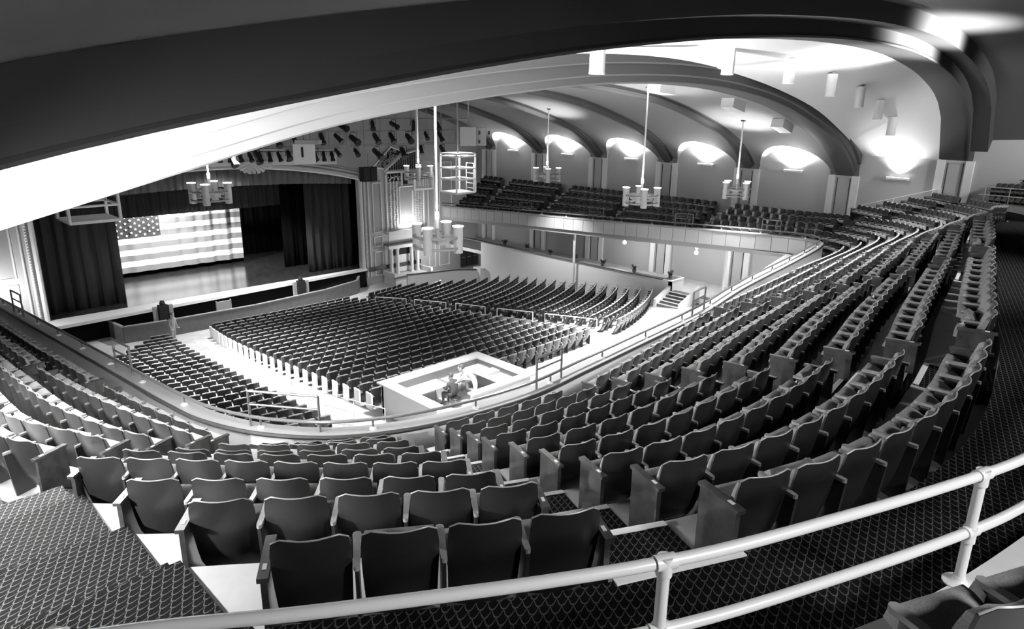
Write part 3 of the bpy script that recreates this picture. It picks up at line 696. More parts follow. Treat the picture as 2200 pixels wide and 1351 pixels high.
# ================================================================ LAMPS
pend = [((13.1, 16.5), -3.75, .48, 'nearest chandelier of four metal cylinders on a long white rod'), ((25.7, 18.0), -3.6, .785, 'chandelier of four cylinders before the middle of the side balcony'),
        ((33.0, 17.4), -3.75, 1.2, 'chandelier nearest the right wall, cylinders overlapping in pairs'), ((31.4, 28.9), -3.75, .83, 'small distant chandelier before the second wall bay'),
        ((24.9, 33.0), -3.6, .925, 'distant chandelier hanging before the organ grille'), ((11.1, 28.4), -3.35, .953, 'chandelier hanging in front of the stage flag')]
tube_m = MB().lathe((0, 0, 0), [(.13, -.46), (.14, -.45), (.14, .30), (.15, .32), (.15, .34)], 16).mesh('cylinder', M['tube'], True)
disc_m = MB().lathe((0, 0, .342), [(.165, 0), (.17, .012), (.165, .024)], 16).mesh('lit_top', M['glow'])
for (x, y), zt, yaw, lab in pend:
    zc = rib(x)+.28
    e = empty('chandelier', (x, y, zt), lab, 'chandelier', 'hall chandeliers', yaw)
    MB().tube([(0, 0, -.25), (0, 0, .25)], .06, 10).build('hub', M['tube'], e, True)
    MB().tube([(0, 0, .2), (0, 0, .75)], .055, 10).build('rod_sleeve', M['white'], e, True)
    MB().tube([(0, 0, .75), (0, 0, zc-zt)], .036, 8).build('rod', M['white'], e, True)
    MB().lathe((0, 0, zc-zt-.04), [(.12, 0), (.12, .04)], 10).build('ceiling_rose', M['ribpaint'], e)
    for dz in (-.30, .02):
        MB().tube([(.70*math.cos(a*math.pi/18), .70*math.sin(a*math.pi/18), dz) for a in range(37)], .045, 6).build('hoop', M['hoop'], e, True)
    for a in range(4):
        q = (.68*math.cos(a*math.pi/2), .68*math.sin(a*math.pi/2), 0)
        c_ = inst('cylinder', tube_m, e, q); inst('lit_top', disc_m, c_)
        MB().tube([(0, 0, .02), (q[0], q[1], .02)], .02, 6).build('spoke', M['hoop'], e)
        b_ = math.pi/4+a*math.pi/2
        MB().box((.5*math.cos(b_), .5*math.sin(b_), -.08), (.13, .02, .1), (Vector((-math.sin(b_), math.cos(b_), 0)), Vector((math.cos(b_), math.sin(b_), 0)), Vector((0, 0, 1)))).build('speaker_box', M['greybox'], e)
    light('chandelier_uplight', 'SPOT', (x, y, zt+.5), LP['pend_up'], (x, y+.01, zt+5), .2, 84, .7)
    light('chandelier_downlight', 'SPOT', (x, y, zt-.55), LP['pend_down']*{13.1: .6, 11.1: 2.0, 25.7: 2.3}.get(x, .25), (x, y+.01, zt-8), .25, 110, .7)
dl = [(14.2, .83), (20.5, 1.07), (24.7, .94), (28.4, .60), (31.4, .22), (33.8, -.26), (35.8, -.97)]
dn = ['first from the left', 'second from the left', 'third', 'fourth', 'fifth', 'sixth', 'last, beside the right wall']
cyl_m = MB().lathe((0, 0, 0), [(.15, .04), (.19, 0), (.20, .02), (.19, .05), (.19, .82), (.12, .84)], 20).mesh('housing', M['white'], True)
ldm = MB().lathe((0, 0, .012), [(.16, 0), (.16, .012)], 16).mesh('lens', M['lens'])
for i, (x, zb) in enumerate(dl):
    e = empty('downlight', (x, 11.5, zb), 'white cylinder downlight on the ceiling, %s in the row' % dn[i], 'downlight', 'ceiling cylinder downlights')
    inst('housing', cyl_m, e); inst('lens', ldm, e)
    h_ = v0(x, 11.5)-zb
    MB().tube([(0, 0, .8), (0, 0, max(h_, .85))], .06, 8).build('stem', M['white'], e)
    light('downlight_lamp', 'SPOT', (x, 11.5, zb-.03), LP['down']*(1 if i < 4 else .06), (x, 10.2, zb-6), .12, 105, .6)
sy = [11.5, 16.75, 22.1, 27.5, 33.0, 38.4]
for side, X, sg in (('right', WX, -1), ('left', -2.2, 1)):
    for i, y in enumerate(sy):
        if side == 'left' and i > 1: continue
        e = empty('wall_sconce', (X, y, -3.05), 'white bar uplight on the %s wall, %s bay from the rear' % (side, ORD[i]), 'wall light', 'wall uplights')
        MB().box((sg*.16, 0, 0), (.06, .52, .045)).build('bar', M['white'], e)
        for dy in (-.46, .46): MB().box((sg*.09, dy, -.01), (.09, .05, .06)).build('bracket', M['white'], e)
        MB().box((sg*.16, 0, .05), (.045, .5, .008)).build('lamp_strip', M['glow'], e)
        if side == 'right': light('sconce_lamp', 'SPOT', (X-.32, y, -2.92), LP['sconce']*(.5 if i == 0 else 1), (X-.2, y+.01, 3), .12, 120 if i == 0 else 152, .5)
        else: light('sconce_lamp', 'SPOT', (X+.35, y+.6, -2.92), LP['sconce_left']*(1 if i == 0 else .02), (X+1.35, y+.95, -1.2), .12, 108, .25)
for i, (y, z) in enumerate(((25.9, -7.98), (20.8, -7.85), (15.6, -7.65))):
    e = empty('ceiling_bulb', (35.5, y, z), 'bare glaring bulb under the right side balcony, %s from the stage' % ORD[i], 'bulb', 'bulbs under the balcony')
    MB().lathe((0, 0, 0), [(.02, -.11), (.08, -.09), (.11, -.02), (.09, .05), (.05, .09)], 12).build('globe', M['bulb'], e, True)
    MB().lathe((0, 0, .09), [(.06, 0), (.06, .10), (.1, .12), (.1, .85)], 10).build('socket', M['white'], e)
    light('bulb_lamp', 'POINT', (35.3, y, z-.3), LP['bulb'], None, .08)
for x, y, lab in ((33.0, 15.4, 'pale box fixture on the vault nearest the big rib springing'), (29.3, 16.0, 'pale box fixture on the vault, second from the right wall'), (24.6, 16.6, 'pale box fixture on the vault near its crown')):
    z = rib(x)+.28; sl = (rib(x+.5)-rib(x-.5)); ax = (Vector((1, 0, sl)).normalized(), Vector((0, 1, 0)), Vector((-sl, 0, 1)).normalized())
    e = empty('ceiling_box', (x, y, z-.2), lab, 'ceiling box', 'boxes on the vault')
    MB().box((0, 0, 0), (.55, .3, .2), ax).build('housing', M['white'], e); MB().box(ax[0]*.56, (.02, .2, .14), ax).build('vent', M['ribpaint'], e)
# ================================================================ MAIN FLOOR
def zf(y): return -12.35+(37-min(y, 38.5))*.108
mf = [[Vector((x, y, zf(y))) for x in (-2, 12, 25, 38)] for y in (2, 14, 26, 38.5, 42.5)]
struct(MB().grid(mf).build('floor_auditorium', M['mainfloor']), 'pale sloping main floor under the lower seats', 'floor')
low = []
def mainrow(block, j, pts):
    P = Path([Vector((x, y, zf(y))) for x, y in pts]); n_ = max(1, int(round(P.len/.555))); sp = P.len/n_
    for i in range(n_):
        p, t = P.at((i+.5)*sp); low.append(dict(p=p, yaw=math.atan2(t.y, t.x), i=i, j=j, n=n_, sp=sp, block=block, d=p.length))
NR = 24
for j in range(NR):
    f = j/(NR-1); y0 = 18.85+18.6*f
    xl, xr_ = 12.7+.2*f+1.1*f**3, 24.1-.5*f-.8*f**3
    if j == 0: xl = 17.4
    mainrow('centre', j, [(xl+(xr_-xl)*q/12, y0+.008*((xl+(xr_-xl)*q/12)-18.3)**2) for q in range(13)])
    # right block: rows turn towards the stage, ends follow the side wall then the splayed front
    xs, ys_ = 26.1-2.0*f**1.5, 19.1+18.4*f
    def yr(x): d_ = x-xs; return ys_+.2*d_+.030*d_*d_
    xe = 33.6
    while xe > xs+1 and (yr(xe)-34.3) > (33.4-xe)*.72: xe -= .05
    if xe > xs+.5: mainrow('right', j, [(xs+(xe-xs)*q/10, yr(xs+(xe-xs)*q/10)) for q in range(11)])
    xs2 = 10.45+1.2*f**1.5
    def yl(x): d_ = xs2-x; return ys_-.35+.12*d_+.03*d_*d_
    xe2 = xs2-5.6
    while xe2 < xs2-.9 and (yl(xe2)-35.2) > (xe2-8.9)*1.1: xe2 += .05
    mainrow('left', j, [(xe2+(xs2-xe2)*q/10, yl(xe2+(xs2-xe2)*q/10)) for q in range(11)])
def occl(s_):
    return not in_view(s_['p'])
lowv = sorted([s_ for s_ in low if not occl(s_) and not (s_['block'] == 'left' and s_['p'].x < 5.2)], key=lambda s_: s_['d'])
ln = lowv[:300]; lid = set(id(s_) for s_ in ln); me_low = CH.mesh('main_floor_seat', CHM)
for s_ in ln:
    tag(inst('main_floor_seat', me_low, None, s_['p'], s_['yaw']), 'lower floor seat, %s from left, row %s from the back, %s block' % (ORD[s_['i']], ORD[s_['j']], s_['block']), 'seat', 'main floor seats')
mm = Mass()
lpan = MB(); lpan.mi = 1; lpan.box((0, .2, .31), (.02, .2, .31))
for s_ in lowv:
    if id(s_) not in lid: mm.put(s_['p'], s_['yaw'])
tag(mm.build('distant_main_floor_seats'), 'farther rows of dark seats on the main floor before the stage', 'seats', 'main floor seats', 'stuff')
pan_m = MB().box((0, .2, .31), (.03, .2, .31)).mesh('row_end_panel', M['white'])
for s_ in lowv:
    if s_['block'] == 'centre' and s_['i'] == 0:
        t = Vector((math.cos(s_['yaw']), math.sin(s_['yaw']), 0))
        tag(inst('row_end_panel', pan_m, None, s_['p']-t*s_['sp']*.5, s_['yaw']), 'pale end panel closing row %s from the back, left aisle' % ORD[s_['j']], 'end panel', 'row end panels of the centre block')
# aisle handrails
def hrail(pts, h, lab, r=.025, step=1.6, nm='aisle_handrail', both=True):
    o = pts[0]; base = (o[0], o[1], zf(o[1]))
    e = empty(nm, base, lab, 'handrail', 'aisle handrails'); P = Path([Vector((x, y, zf(y))) for x, y in pts])
    n_ = max(1, int(P.len/step)); Q = [P.at(P.len*i/n_)[0] for i in range(n_+1)]
    for hh in ((h, h*.5) if both else (h,)): MB().tube(rel([q+Vector((0, 0, hh)) for q in Q], base), r, 6).build('bar', M['white'], e)
    for q in Q: MB().tube(rel([q, q+Vector((0, 0, h))], base), r, 6).build('post', M['white'], e)
for i, (a, b) in enumerate((((23.3, 35.6), (23.9, 33.2)), ((24.0, 32.5), (24.35, 30)), ((24.5, 29.3), (24.65, 27)), ((24.7, 26.1), (24.95, 23.7)), ((25.0, 22.9), (25.3, 19.8)))):
    hrail([a, b], .9, 'white pipe handrail in the right lower aisle, %s from the stage' % ORD[i])
for i, (a, b) in enumerate((((11.75, 34), (11.5, 30.2)), ((11.45, 29.5), (11.3, 25.5)), ((11.3, 24.8), (11.3, 21.5)), ((11.35, 20.8), (11.7, 17.6)))):
    hrail([a, b], .9, 'thin pale handrail in the left lower aisle, %s from the stage' % ORD[i], .014)
# control booth
bz = -10.35
bt = empty('control_booth', (14.8, 17.6, bz), 'white sunken control booth with wide ledges behind the lower seats', 'booth')
def bp(a, b, nm, mt=None): MB().bounds([a[i]-(14.8, 17.6, bz)[i] for i in range(3)], [b[i]-(14.8, 17.6, bz)[i] for i in range(3)]).build(nm, mt or M['booth'], bt)
bp((12.6, 16.2, -10.3), (12.72, 19.1, -9.2), 'side_wall'); bp((16.95, 16.4, -10.3), (17.07, 19.2, -9.2), 'side_wall'); bp((12.6, 19.0, -10.6), (17.07, 19.12, -9.2), 'front_wall')
bp((12.5, 16.1, -9.2), (12.95, 18.8, -9.14), 'ledge'); bp((12.5, 18.8, -9.2), (17.2, 19.25, -9.14), 'ledge'); bp((16.75, 16.42, -9.2), (17.2, 18.8, -9.14), 'ledge'); bp((14.2, 16.1, -9.2), (17.2, 16.42, -9.14), 'ledge')
bp((14.2, 16.15, -10.3), (16.95, 16.27, -9.2), 'back_wall')
for i, (a, b, lab) in enumerate((((12.95, 18.0, -9.5), (14.7, 18.75, -9.46), 'white work table at the left of the control booth'), ((14.9, 17.9, -9.55), (15.9, 18.7, -9.5), 'white table tilted beside the seated operator'), ((16.0, 16.5, -9.42), (16.7, 18.7, -9.36), 'long desk along the right of the control booth'))):
    c_ = [(a[i2]+b[i2])/2 for i2 in range(3)]; t_ = empty('work_table', (c_[0], c_[1], -10.3), lab, 'table', 'control booth tables')
    MB().bounds([a[q]-(c_[0], c_[1], -10.3)[q] for q in range(3)], [b[q]-(c_[0], c_[1], -10.3)[q] for q in range(3)]).build('table_top', M['booth'], t_)
    for sx in (a[0]+.05, b[0]-.05):
        for sy_ in (a[1]+.05, b[1]-.05): MB().tube(rel([(sx, sy_, -10.3), (sx, sy_, a[2])], (c_[0], c_[1], -10.3)), .02, 6).build('leg', M['steel'], t_)
tag(MB().box((0, 0, .06), (.28, .2, .06)).box((0, .02, .13), (.2, .12, .015)).build('mixing_console', M['greybox'], None, loc=(16.35, 17.6, -9.36)), 'grey mixing console on the right desk of the booth', 'console')
tag(MB().box((0, 0, .015), (.2, .15, .015)).box((.05, .02, .035), (.1, .08, .006)).build('paper_stack', M['white'], None, loc=(13.7, 18.4, -9.46)), 'white papers on the left booth table', 'papers')
# ---- people
def person(name, loc, yaw, lab, joints, radii, edges, cloth, group=None):
    o = empty(name, loc, lab, 'person', group, yaw)
    def skin(nm, idx, mt):
        mp = {j: i for i, j in enumerate(idx)}
        me = bpy.data.meshes.new(nm); me.from_pydata([joints[j] for j in idx], [(mp[a], mp[b]) for a, b in edges if a in mp and b in mp], [])
        ob = bpy.data.objects.new(nm, me); col.objects.link(ob); ob.parent = o
        md = ob.modifiers.new('skin', 'SKIN'); md.use_smooth_shade = True
        for i, j in enumerate(idx): me.skin_vertices[0].data[i].radius = radii[j] if isinstance(radii[j], tuple) else (radii[j], radii[j])
        me.skin_vertices[0].data[0].use_root = True
        ob.modifiers.new('sub', 'SUBSURF').levels = 1; ob.modifiers['sub'].render_levels = 1
        me.materials.append(mt); return ob
    skin('body', list(joints.keys()), cloth[0])
    hx, hy, hz = joints['head']
    MB().lathe((hx, hy, hz-.1), [(.05, -.06), (.075, -.02), (.09, .05), (.1, .12), (.085, .19), (.04, .225)], 12).build('head', M['skin'], o, True)
    MB().lathe((hx, hy-.015, hz-.02), [(.103, .0), (.108, .07), (.09, .125), (.045, .155)], 12).build('hair', M['hair'], o, True)
    MB().box((hx, hy+.1, hz+.0), (.014, .02, .025)).build('nose', M['skin'], o)
    for sx in (-1, 1):
        MB().box((hx+sx*.035, hy+.092, hz+.03), (.014, .006, .006)).build('eye', M['hair'], o); MB().box((hx+sx*.102, hy, hz+.01), (.012, .02, .035)).build('ear', M['skin'], o)
    for sg in ('l', 'r'):
        x, y, z = joints['hand_'+sg]; hand = MB().box((x, y, z), (.04, .05, .02))
        for q in range(4): hand.box((x-.03+.02*q, y+.08+(.012 if q in (1, 2) else 0), z-.01), (.008, .04, .009))
        hand.box((x+(.05 if sg == 'l' else -.05), y+.03, z), (.012, .03, .01)); hand.build('hand', M['skin'], o)
    return o
E_ = [('hip', 'waist'), ('waist', 'chest'), ('chest', 'neck'), ('chest', 'sh_l'), ('sh_l', 'el_l'), ('el_l', 'hand_l'), ('chest', 'sh_r'), ('sh_r', 'el_r'), ('el_r', 'hand_r'),
      ('hip', 'th_l'), ('th_l', 'kn_l'), ('kn_l', 'an_l'), ('an_l', 'toe_l'), ('hip', 'th_r'), ('th_r', 'kn_r'), ('kn_r', 'an_r'), ('an_r', 'toe_r')]
R_ = dict(hip=(.15, .11), waist=(.14, .1), chest=(.17, .11), neck=.055, sh_l=.07, sh_r=.07, el_l=.048, el_r=.048, hand_l=.032, hand_r=.032, th_l=.09, th_r=.09, kn_l=.06, kn_r=.06, an_l=.04, an_r=.04, toe_l=.035, toe_r=.035)
def body(J): return {k: v for k, v in J.items() if k != 'head'} | {'head': J['head']}
def mk(name, loc, yaw, lab, J, mt):
    J2 = dict(J); E2 = E_ + [('neck', 'head')]; R2 = dict(R_); R2['head'] = .05
    return person(name, loc, yaw, lab, J2, R2, E2, (mt,))
STAND = dict(hip=(0, 0, .93), waist=(0, .02, 1.1), chest=(0, .03, 1.34), neck=(0, .04, 1.5), head=(0, .07, 1.64), sh_l=(.19, .03, 1.4), el_l=(.24, .02, 1.12), hand_l=(.22, .12, .88), sh_r=(-.19, .03, 1.4), el_r=(-.24, .02, 1.12), hand_r=(-.22, .12, .88),
             th_l=(.1, 0, .85), kn_l=(.11, .03, .49), an_l=(.11, 0, .08), toe_l=(.12, .17, .03), th_r=(-.1, 0, .85), kn_r=(-.11, -.02, .49), an_r=(-.11, -.08, .08), toe_r=(-.12, .09, .03))
LEAN = dict(STAND, hip=(0, -.12, .92), waist=(0, -.02, 1.08), chest=(0, .2, 1.26), neck=(0, .33, 1.36), head=(0, .42, 1.45), sh_l=(.19, .24, 1.3), el_l=(.22, .4, 1.08), hand_l=(.16, .55, .93), sh_r=(-.19, .24, 1.3), el_r=(-.22, .42, 1.1), hand_r=(-.12, .57, .93), th_l=(.1, -.1, .84), th_r=(-.1, -.1, .84), kn_l=(.11, -.05, .48), kn_r=(-.11, -.1, .48), an_l=(.11, -.1, .08), an_r=(-.11, -.15, .08), toe_l=(.12, .07, .03), toe_r=(-.12, .02, .03))
SIT = dict(STAND, hip=(0, 0, .5), waist=(0, .02, .68), chest=(0, .1, .9), neck=(0, .16, 1.05), head=(0, .2, 1.18), sh_l=(.19, .1, .96), el_l=(.24, .2, .72), hand_l=(.14, .42, .74), sh_r=(-.19, .1, .96), el_r=(-.24, .2, .72), hand_r=(-.14, .42, .74), th_l=(.1, .06, .5), kn_l=(.13, .46, .52), an_l=(.12, .44, .09), toe_l=(.12, .6, .03), th_r=(-.1, .06, .5), kn_r=(-.13, .46, .52), an_r=(-.12, .44, .09), toe_r=(-.12, .6, .03))
mk('person', (15.35, 17.45, -10.3), .75, 'person in white shirt leaning forward at the desk in the control booth', LEAN, M['shirt'])
mk('person', (14.75, 17.75, -10.3), .1, 'person in dark clothes seated in the control booth', SIT, M['darkcloth'])
mk('person', (12.2, 38.3, zf(38.3)), -2.6, 'person in grey top standing in the left aisle before the pit', STAND, M['greycloth'])
sch = empty('stool', (14.75, 17.7, -10.3), 'dark stool under the seated booth operator', 'stool')
MB().lathe((0, 0, .38), [(.19, 0), (.2, .03), (.18, .05)], 12).build('seat', M['fixture'], sch); MB().tube([(0, 0, 0), (0, 0, .38)], .03, 8).build('post', M['steel'], sch); MB().lathe((0, 0, 0), [(.2, 0), (.18, .03)], 12).build('base', M['steel'], sch)
# side promenade: parapet, floor, stair, columns, plants
pm = empty('wall_promenade', (0, 0, 0), 'pale parapet wall of the side promenade under the right balcony', 'parapet', kind='structure')
prm = [(34.0, 22.2), (34.05, 30), (34.0, 35), (33.6, 40.5)]
MB().bounds((33.9, 21.9, -13), (34.1, 37.6, -9.42)).build('wall_face', M['plaster'], pm); MB().bounds((33.84, 21.85, -9.42), (34.2, 39.5, -9.36)).build('cap', M['stone'], pm)
MB().bounds((33.9, 21.3, -12), (35.2, 21.5, -9.42)).build('wall_face', M['plaster'], pm); MB().bounds((33.85, 21.25, -9.42), (35.2, 22.0, -9.37)).build('planter_edge', M['plaster'], pm)
MB().bounds((34.0, 21.4, -9.38), (35.1, 21.9, -9.355)).build('soil', M['stone'], pm)
MB().bounds((33.9, 21.3, -12), (34.02, 22.3, -9.42)).build('wall_face', M['plaster'], pm)
struct(MB().bounds((34.1, 14, -10.4), (38, 42, -10.15)).build('floor_promenade', M['mainfloor']), 'raised promenade floor beside the right wall', 'floor')
MB().bounds((33.9, 14.5, -12), (34.1, 19.4, -10.0)).build('wall_face', M['plaster'], pm); MB().bounds((33.85, 14.5, -10.0), (34.2, 19.4, -9.95)).build('cap', M['stone'], pm)
st = empty('promenade_stair', (33.2, 20.6, zf(20.6)), 'short white-edged stair from the main floor to the promenade', 'stairs')
for i in range(5):
    x0 = 32.6+.3*i; z0 = zf(20.6)+.11*(i+1)
    MB().bounds((x0-33.2, -.75, -.3), (34.4-33.2, .75, .115*(i+1))).build('step', M['pitwall'], st); MB().bounds((x0-33.2-.01, -.75, .115*(i+1)), (x0-33.2+.09, .75, .115*(i+1)+.015)).build('nosing', M['white'], st)
for sgn in (-1, 1): MB().add([(-.7, sgn*.8-.08, -.3), (1.2, sgn*.8-.08, -.3), (1.2, sgn*.8-.08, 1.1), (-.7, sgn*.8-.08, .35), (-.7, sgn*.8+.08, -.3), (1.2, sgn*.8+.08, -.3), (1.2, sgn*.8+.08, 1.1), (-.7, sgn*.8+.08, .35)], [(0, 1, 2, 3), (4, 5, 6, 7), (3, 2, 6, 7), (0, 3, 7, 4), (1, 2, 6, 5)]).build('cheek_wall', M['plaster'], st)
for i, (x, y) in enumerate(((33.6, 28.4), (33.6, 17.9))):
    e = empty('support_column', (x, y, zf(y)), ('slender white column under the side balcony, nearer the stage', 'slender white column under the side balcony, near the corner')[i], 'column', 'columns under the balcony')
    p_, _ = RPS.at(RPS.near((33.4, y))); H = p_.z-1.05-zf(y)
    MB().tube([(0, 0, 0), (0, 0, H)], .075, 12).build('shaft', M['plaster'], e, True); MB().lathe((0, 0, 0), [(.14, 0), (.13, .1), (.08, .16)], 12).build('base', M['plaster'], e); MB().lathe((0, 0, H-.14), [(.08, 0), (.14, .1), (.15, .14)], 12).build('capital', M['plaster'], e)
random.seed(11)
for i, y in enumerate((21.7, 24.0, 26.4, 28.6, 30.8, 33.0, 35.2)):
    x = 34.4 if i == 0 else 34.02
    e = empty('potted_plant', (x, y, -9.36), 'leafy dark plant on the promenade ledge, %s from the stair' % ORD[i], 'plant', 'plants on the ledge')
    MB().lathe((0, 0, 0), [(.1, 0), (.13, .16), (.14, .18)], 10).build('pot', M['stone'], e)
    mb = MB()
    for q in range(26):
        a = random.uniform(0, 6.28); r = random.uniform(.1, .34); h = random.uniform(.2, .5); w_ = .05; c_ = Vector((math.cos(a)*r, math.sin(a)*r, h)); sdir = Vector((-math.sin(a), math.cos(a), 0)); b0 = Vector((0, 0, .15))
        mb.add([b0, b0.lerp(c_, .6)+sdir*w_, c_, b0.lerp(c_, .6)-sdir*w_], [(0, 1, 2, 3)])
    mb.build('foliage', M['leaf'], e)
e = empty('easel_sign', (36.6, 17.0, -10.15), 'small framed sign on a stand near the lower right wall', 'sign')
MB().box((0, 0, 1.25), (.03, .26, .34)).build('frame', M['riser'], e); MB().box((-.03, 0, 1.25), (.006, .21, .29)).build('panel', M['white'], e)
for dy in (-.2, .2): MB().tube([(0, dy, 0), (0, dy*.6, 1.0)], .018, 6).build('leg', M['steel'], e)
# ================================================================ STAGE
SZ = -11.2; PYY = 42.5
def arch(x): return -3.7-.0125*(x-17.2)**2
ws = empty('wall_stage', (0, 0, 0), 'pale ornamented proscenium wall around the stage opening', 'wall', kind='structure')
xs_ = [7.5+19.3*i/40 for i in range(41)]
MB().grid([[Vector((x, PYY, arch(x))) for x in xs_], [Vector((x, PYY, .9)) for x in xs_]]).build('wall_above_stage', M['organ'], ws)
MB().grid([[Vector((x, PYY, arch(x))) for x in xs_], [Vector((x, PYY+1.2, arch(x))) for x in xs_]]).build('arch_reveal', M['organ'], ws)
for j, (dz, r) in enumerate(((.03, .09), (.2, .12), (.42, .1), (.6, .06))):
    MB().tube([Vector((x, PYY-.05, arch(x)+dz)) for x in xs_], r, 8).build('arch_moulding', M['organ'] if j else M['plaster'], ws, True)
for xa, xb in ((-2.2, 7.5), (26.8, 38)):
    MB().bounds((xa, PYY, -13.5), (xb, PYY+.3, .9)).build('side_wall', M['organ'], ws)
# splay panels and mouldings, mirrored about the stage centre
def both(fn):
    for mir in (False, True): fn((lambda x: 34.3-x) if mir else (lambda x: x))
def frame(fx, x0, x1, z0, z1, nm='panel_moulding', r=.05, fill=None):
    a, b = sorted((fx(x0), fx(x1)))
    mb = MB()
    for p, q in (((a, z0), (b, z0)), ((b, z0), (b, z1)), ((b, z1), (a, z1)), ((a, z1), (a, z0))):
        mb.tube([(p[0], PYY-.03, p[1]), (q[0], PYY-.03, q[1])], r, 6)
    mb.build(nm, M['plaster'], ws)
    if fill: MB().bounds((a+.03, PYY-.02, z0), (b-.03, PYY+.01, z1)).build('splay_panel', fill, ws)
def splay(fx):
    for x, r in ((26.95, .12), (27.25, .07), (27.55, .05)):
        mb = MB(); mb.tube([(fx(x), PYY-.06, -11.9), (fx(x), PYY-.06, -4.9)], r, 8); mb.build('pier_moulding', M['plaster'], ws, True)
    mb = MB()
    for i in range(46): mb.lathe((fx(27.25), PYY-.14, -11.8+.15*i), [(.02, 0), (.055, .05), (.02, .1)], 6)
    tag(mb.build('bead_moulding', M['plaster'], ws), kind='stuff')
    frame(fx, 27.95, 28.65, -8.7, -5.2, fill=M['organpanel']); frame(fx, 27.95, 28.65, -9.75, -9.05, fill=M['organpanel']); frame(fx, 27.95, 28.65, -11.9, -10.15, fill=M['organpanel'])
    frame(fx, 30.25, 31.45, -8.35, -5.6, r=.06, fill=M['organpanel'])
    for x in (29.1, 32.45): MB().tube([(fx(x), PYY-.05, -8.8), (fx(x), PYY-.05, -4.7)], .08, 6).build('pier_moulding', M['plaster'], ws)
    mb = MB(); random.seed(5)
    for x in (29.45, 29.75, 30.0, 31.7, 31.95, 32.2):
        for i in range(28): mb.box((fx(x)+random.uniform(-.02, .02), PYY-.05, -8.6+.125*i), (.04+random.uniform(0, .03), .05, .04))
    for i in range(40): mb.box((fx(29.3+i*.08), PYY-.06, -4.95+random.uniform(-.15, .12)), (.03, .05, .04))
    tag(mb.build('ornament_relief', M['plaster'], ws), kind='stuff')
    MB().bounds((min(fx(28.95), fx(32.6)), PYY-.45, -8.95), (max(fx(28.95), fx(32.6)), PYY, -8.75)).build('lamp_ledge', M['plaster'], ws)
    a, b = sorted((fx(29.2), fx(32.3)))
    MB().bounds((a, PYY-.03, -9.7), (b, PYY, -9.05)).build('frieze', M['plaster'], ws)
    MB().bounds((a+.1, PYY-.03, -5.2), (b-.1, PYY-.01, -4.62)).build('frieze_recess', M['organdark'], ws)
    mb = MB()
    for i in range(9):
        xx = a+.3+i*(b-a-.6)/8; mb.tube([(xx, PYY-.08, -5.15), (xx, PYY-.08, -4.68)], .03, 6); mb.lathe((xx, PYY-.1, -4.95), [(.02, -.08), (.1, 0), (.02, .08)], 6)
    tag(mb.build('frieze_ornament', M['organ'], ws), kind='stuff')
    MB().tube([(a-.1, PYY-.08, -4.5), (b+.1, PYY-.08, -4.5)], .09, 8).build('cornice', M['plaster'], ws)
    # organ screen: gabled louvres and fret panel
    mb = MB(); n_ = 13
    for i in range(n_):
        xx = fx(29.5+i*.2); h = min(.16+i*.13, 1.25); mb.box((xx, PYY-.03, -4.35+h/2), (.055, .03, h/2))
    mb.build('organ_louvre', M['organdark'], ws)
    MB().tube([(fx(28.9), PYY-.1, -4.4), (fx(30.6), PYY-.1, -3.25), (fx(32.2), PYY-.1, -2.95)], .11, 6).build('gable_moulding', M['organ'], ws)
    p = [(fx(28.0), -4.1), (fx(29.0), -4.25), (fx(30.7), -3.1), (fx(29.6), -2.75)]
    MB().add([(q[0], PYY-.03, q[1]) for q in p], [(0, 1, 2, 3)]).build('fret_recess', M['organdark'], ws)
    mb = MB()
    for i in range(46):
        u, v = random.random(), random.random(); x_ = (p[0][0]*(1-u)+p[1][0]*u)*(1-v)+(p[3][0]*(1-u)+p[2][0]*u)*v; z_ = (p[0][1]*(1-u)+p[1][1]*u)*(1-v)+(p[3][1]*(1-u)+p[2][1]*u)*v
        mb.tube([(x_+.1*math.cos(q*.9), PYY-.07, z_+.1*math.sin(q*.9)) for q in range(7)], .022, 4)
    tag(mb.build('fret_tracery', M['organ'], ws), kind='stuff')
    for q0, q1 in zip(p, p[1:]+p[:1]): MB().tube([(q0[0], PYY-.08, q0[1]), (q1[0], PYY-.08, q1[1])], .06, 6).build('fret_frame', M['plaster'], ws)
    frame(fx, 32.9, 33.5, -12.0, -5.0); frame(fx, 34.0, 35.2, -8.6, -4.0); frame(fx, 33.9, 34.9, -12.0, -9.6)
both(splay)
# columned box beside the stage (right)
bx_ = empty('columned_box', (30.3, 41.6, -12.5), 'white columned theatre box beside the right of the stage', 'theatre box')
def bb(a, b, nm, mt): MB().bounds([a[i]-(30.3, 41.6, -12.5)[i] for i in range(3)], [b[i]-(30.3, 41.6, -12.5)[i] for i in range(3)]).build(nm, mt, bx_)
bb((28.8, 41.9, -10.0), (31.8, 42.5, -9.75), 'entablature', M['plaster']); bb((28.7, 41.85, -9.75), (31.9, 42.5, -9.66), 'cornice', M['stone'])
bb((29.7, 42.42, -11.9), (30.9, 42.48, -10.6), 'backcloth', M['plaster']); bb((29.6, 42.40, -10.6), (31.0, 42.5, -10.0), 'pelmet', M['organdark'])
for x in (29.1, 29.65, 30.95, 31.5):
    MB().lathe((x-30.3, .5, 0), [(.16, .55), (.16, .65), (.12, .7), (.13, 1.5), (.11, 2.35), (.16, 2.42), (.17, 2.5)], 14).build('column', M['plaster'], bx_, True)
bb((28.6, 40.9, -13.0), (31.9, 42.4, -11.95), 'box_floor', M['plaster']); bb((28.5, 40.8, -11.95), (32.0, 41.05, -11.88), 'ledge', M['stone'])
for x in (28.6, 31.9): bb((x-.1, 40.9, -11.95), (x+.1, 42.4, -11.6), 'side_parapet', M['plaster'])
cw = MB(); P = Path(catmull([(28.6, 39.5, 0), (30.4, 39.0, 0), (32.3, 38.5, 0), (33.4, 37.6, 0), (34.0, 37.4, 0)], 6))
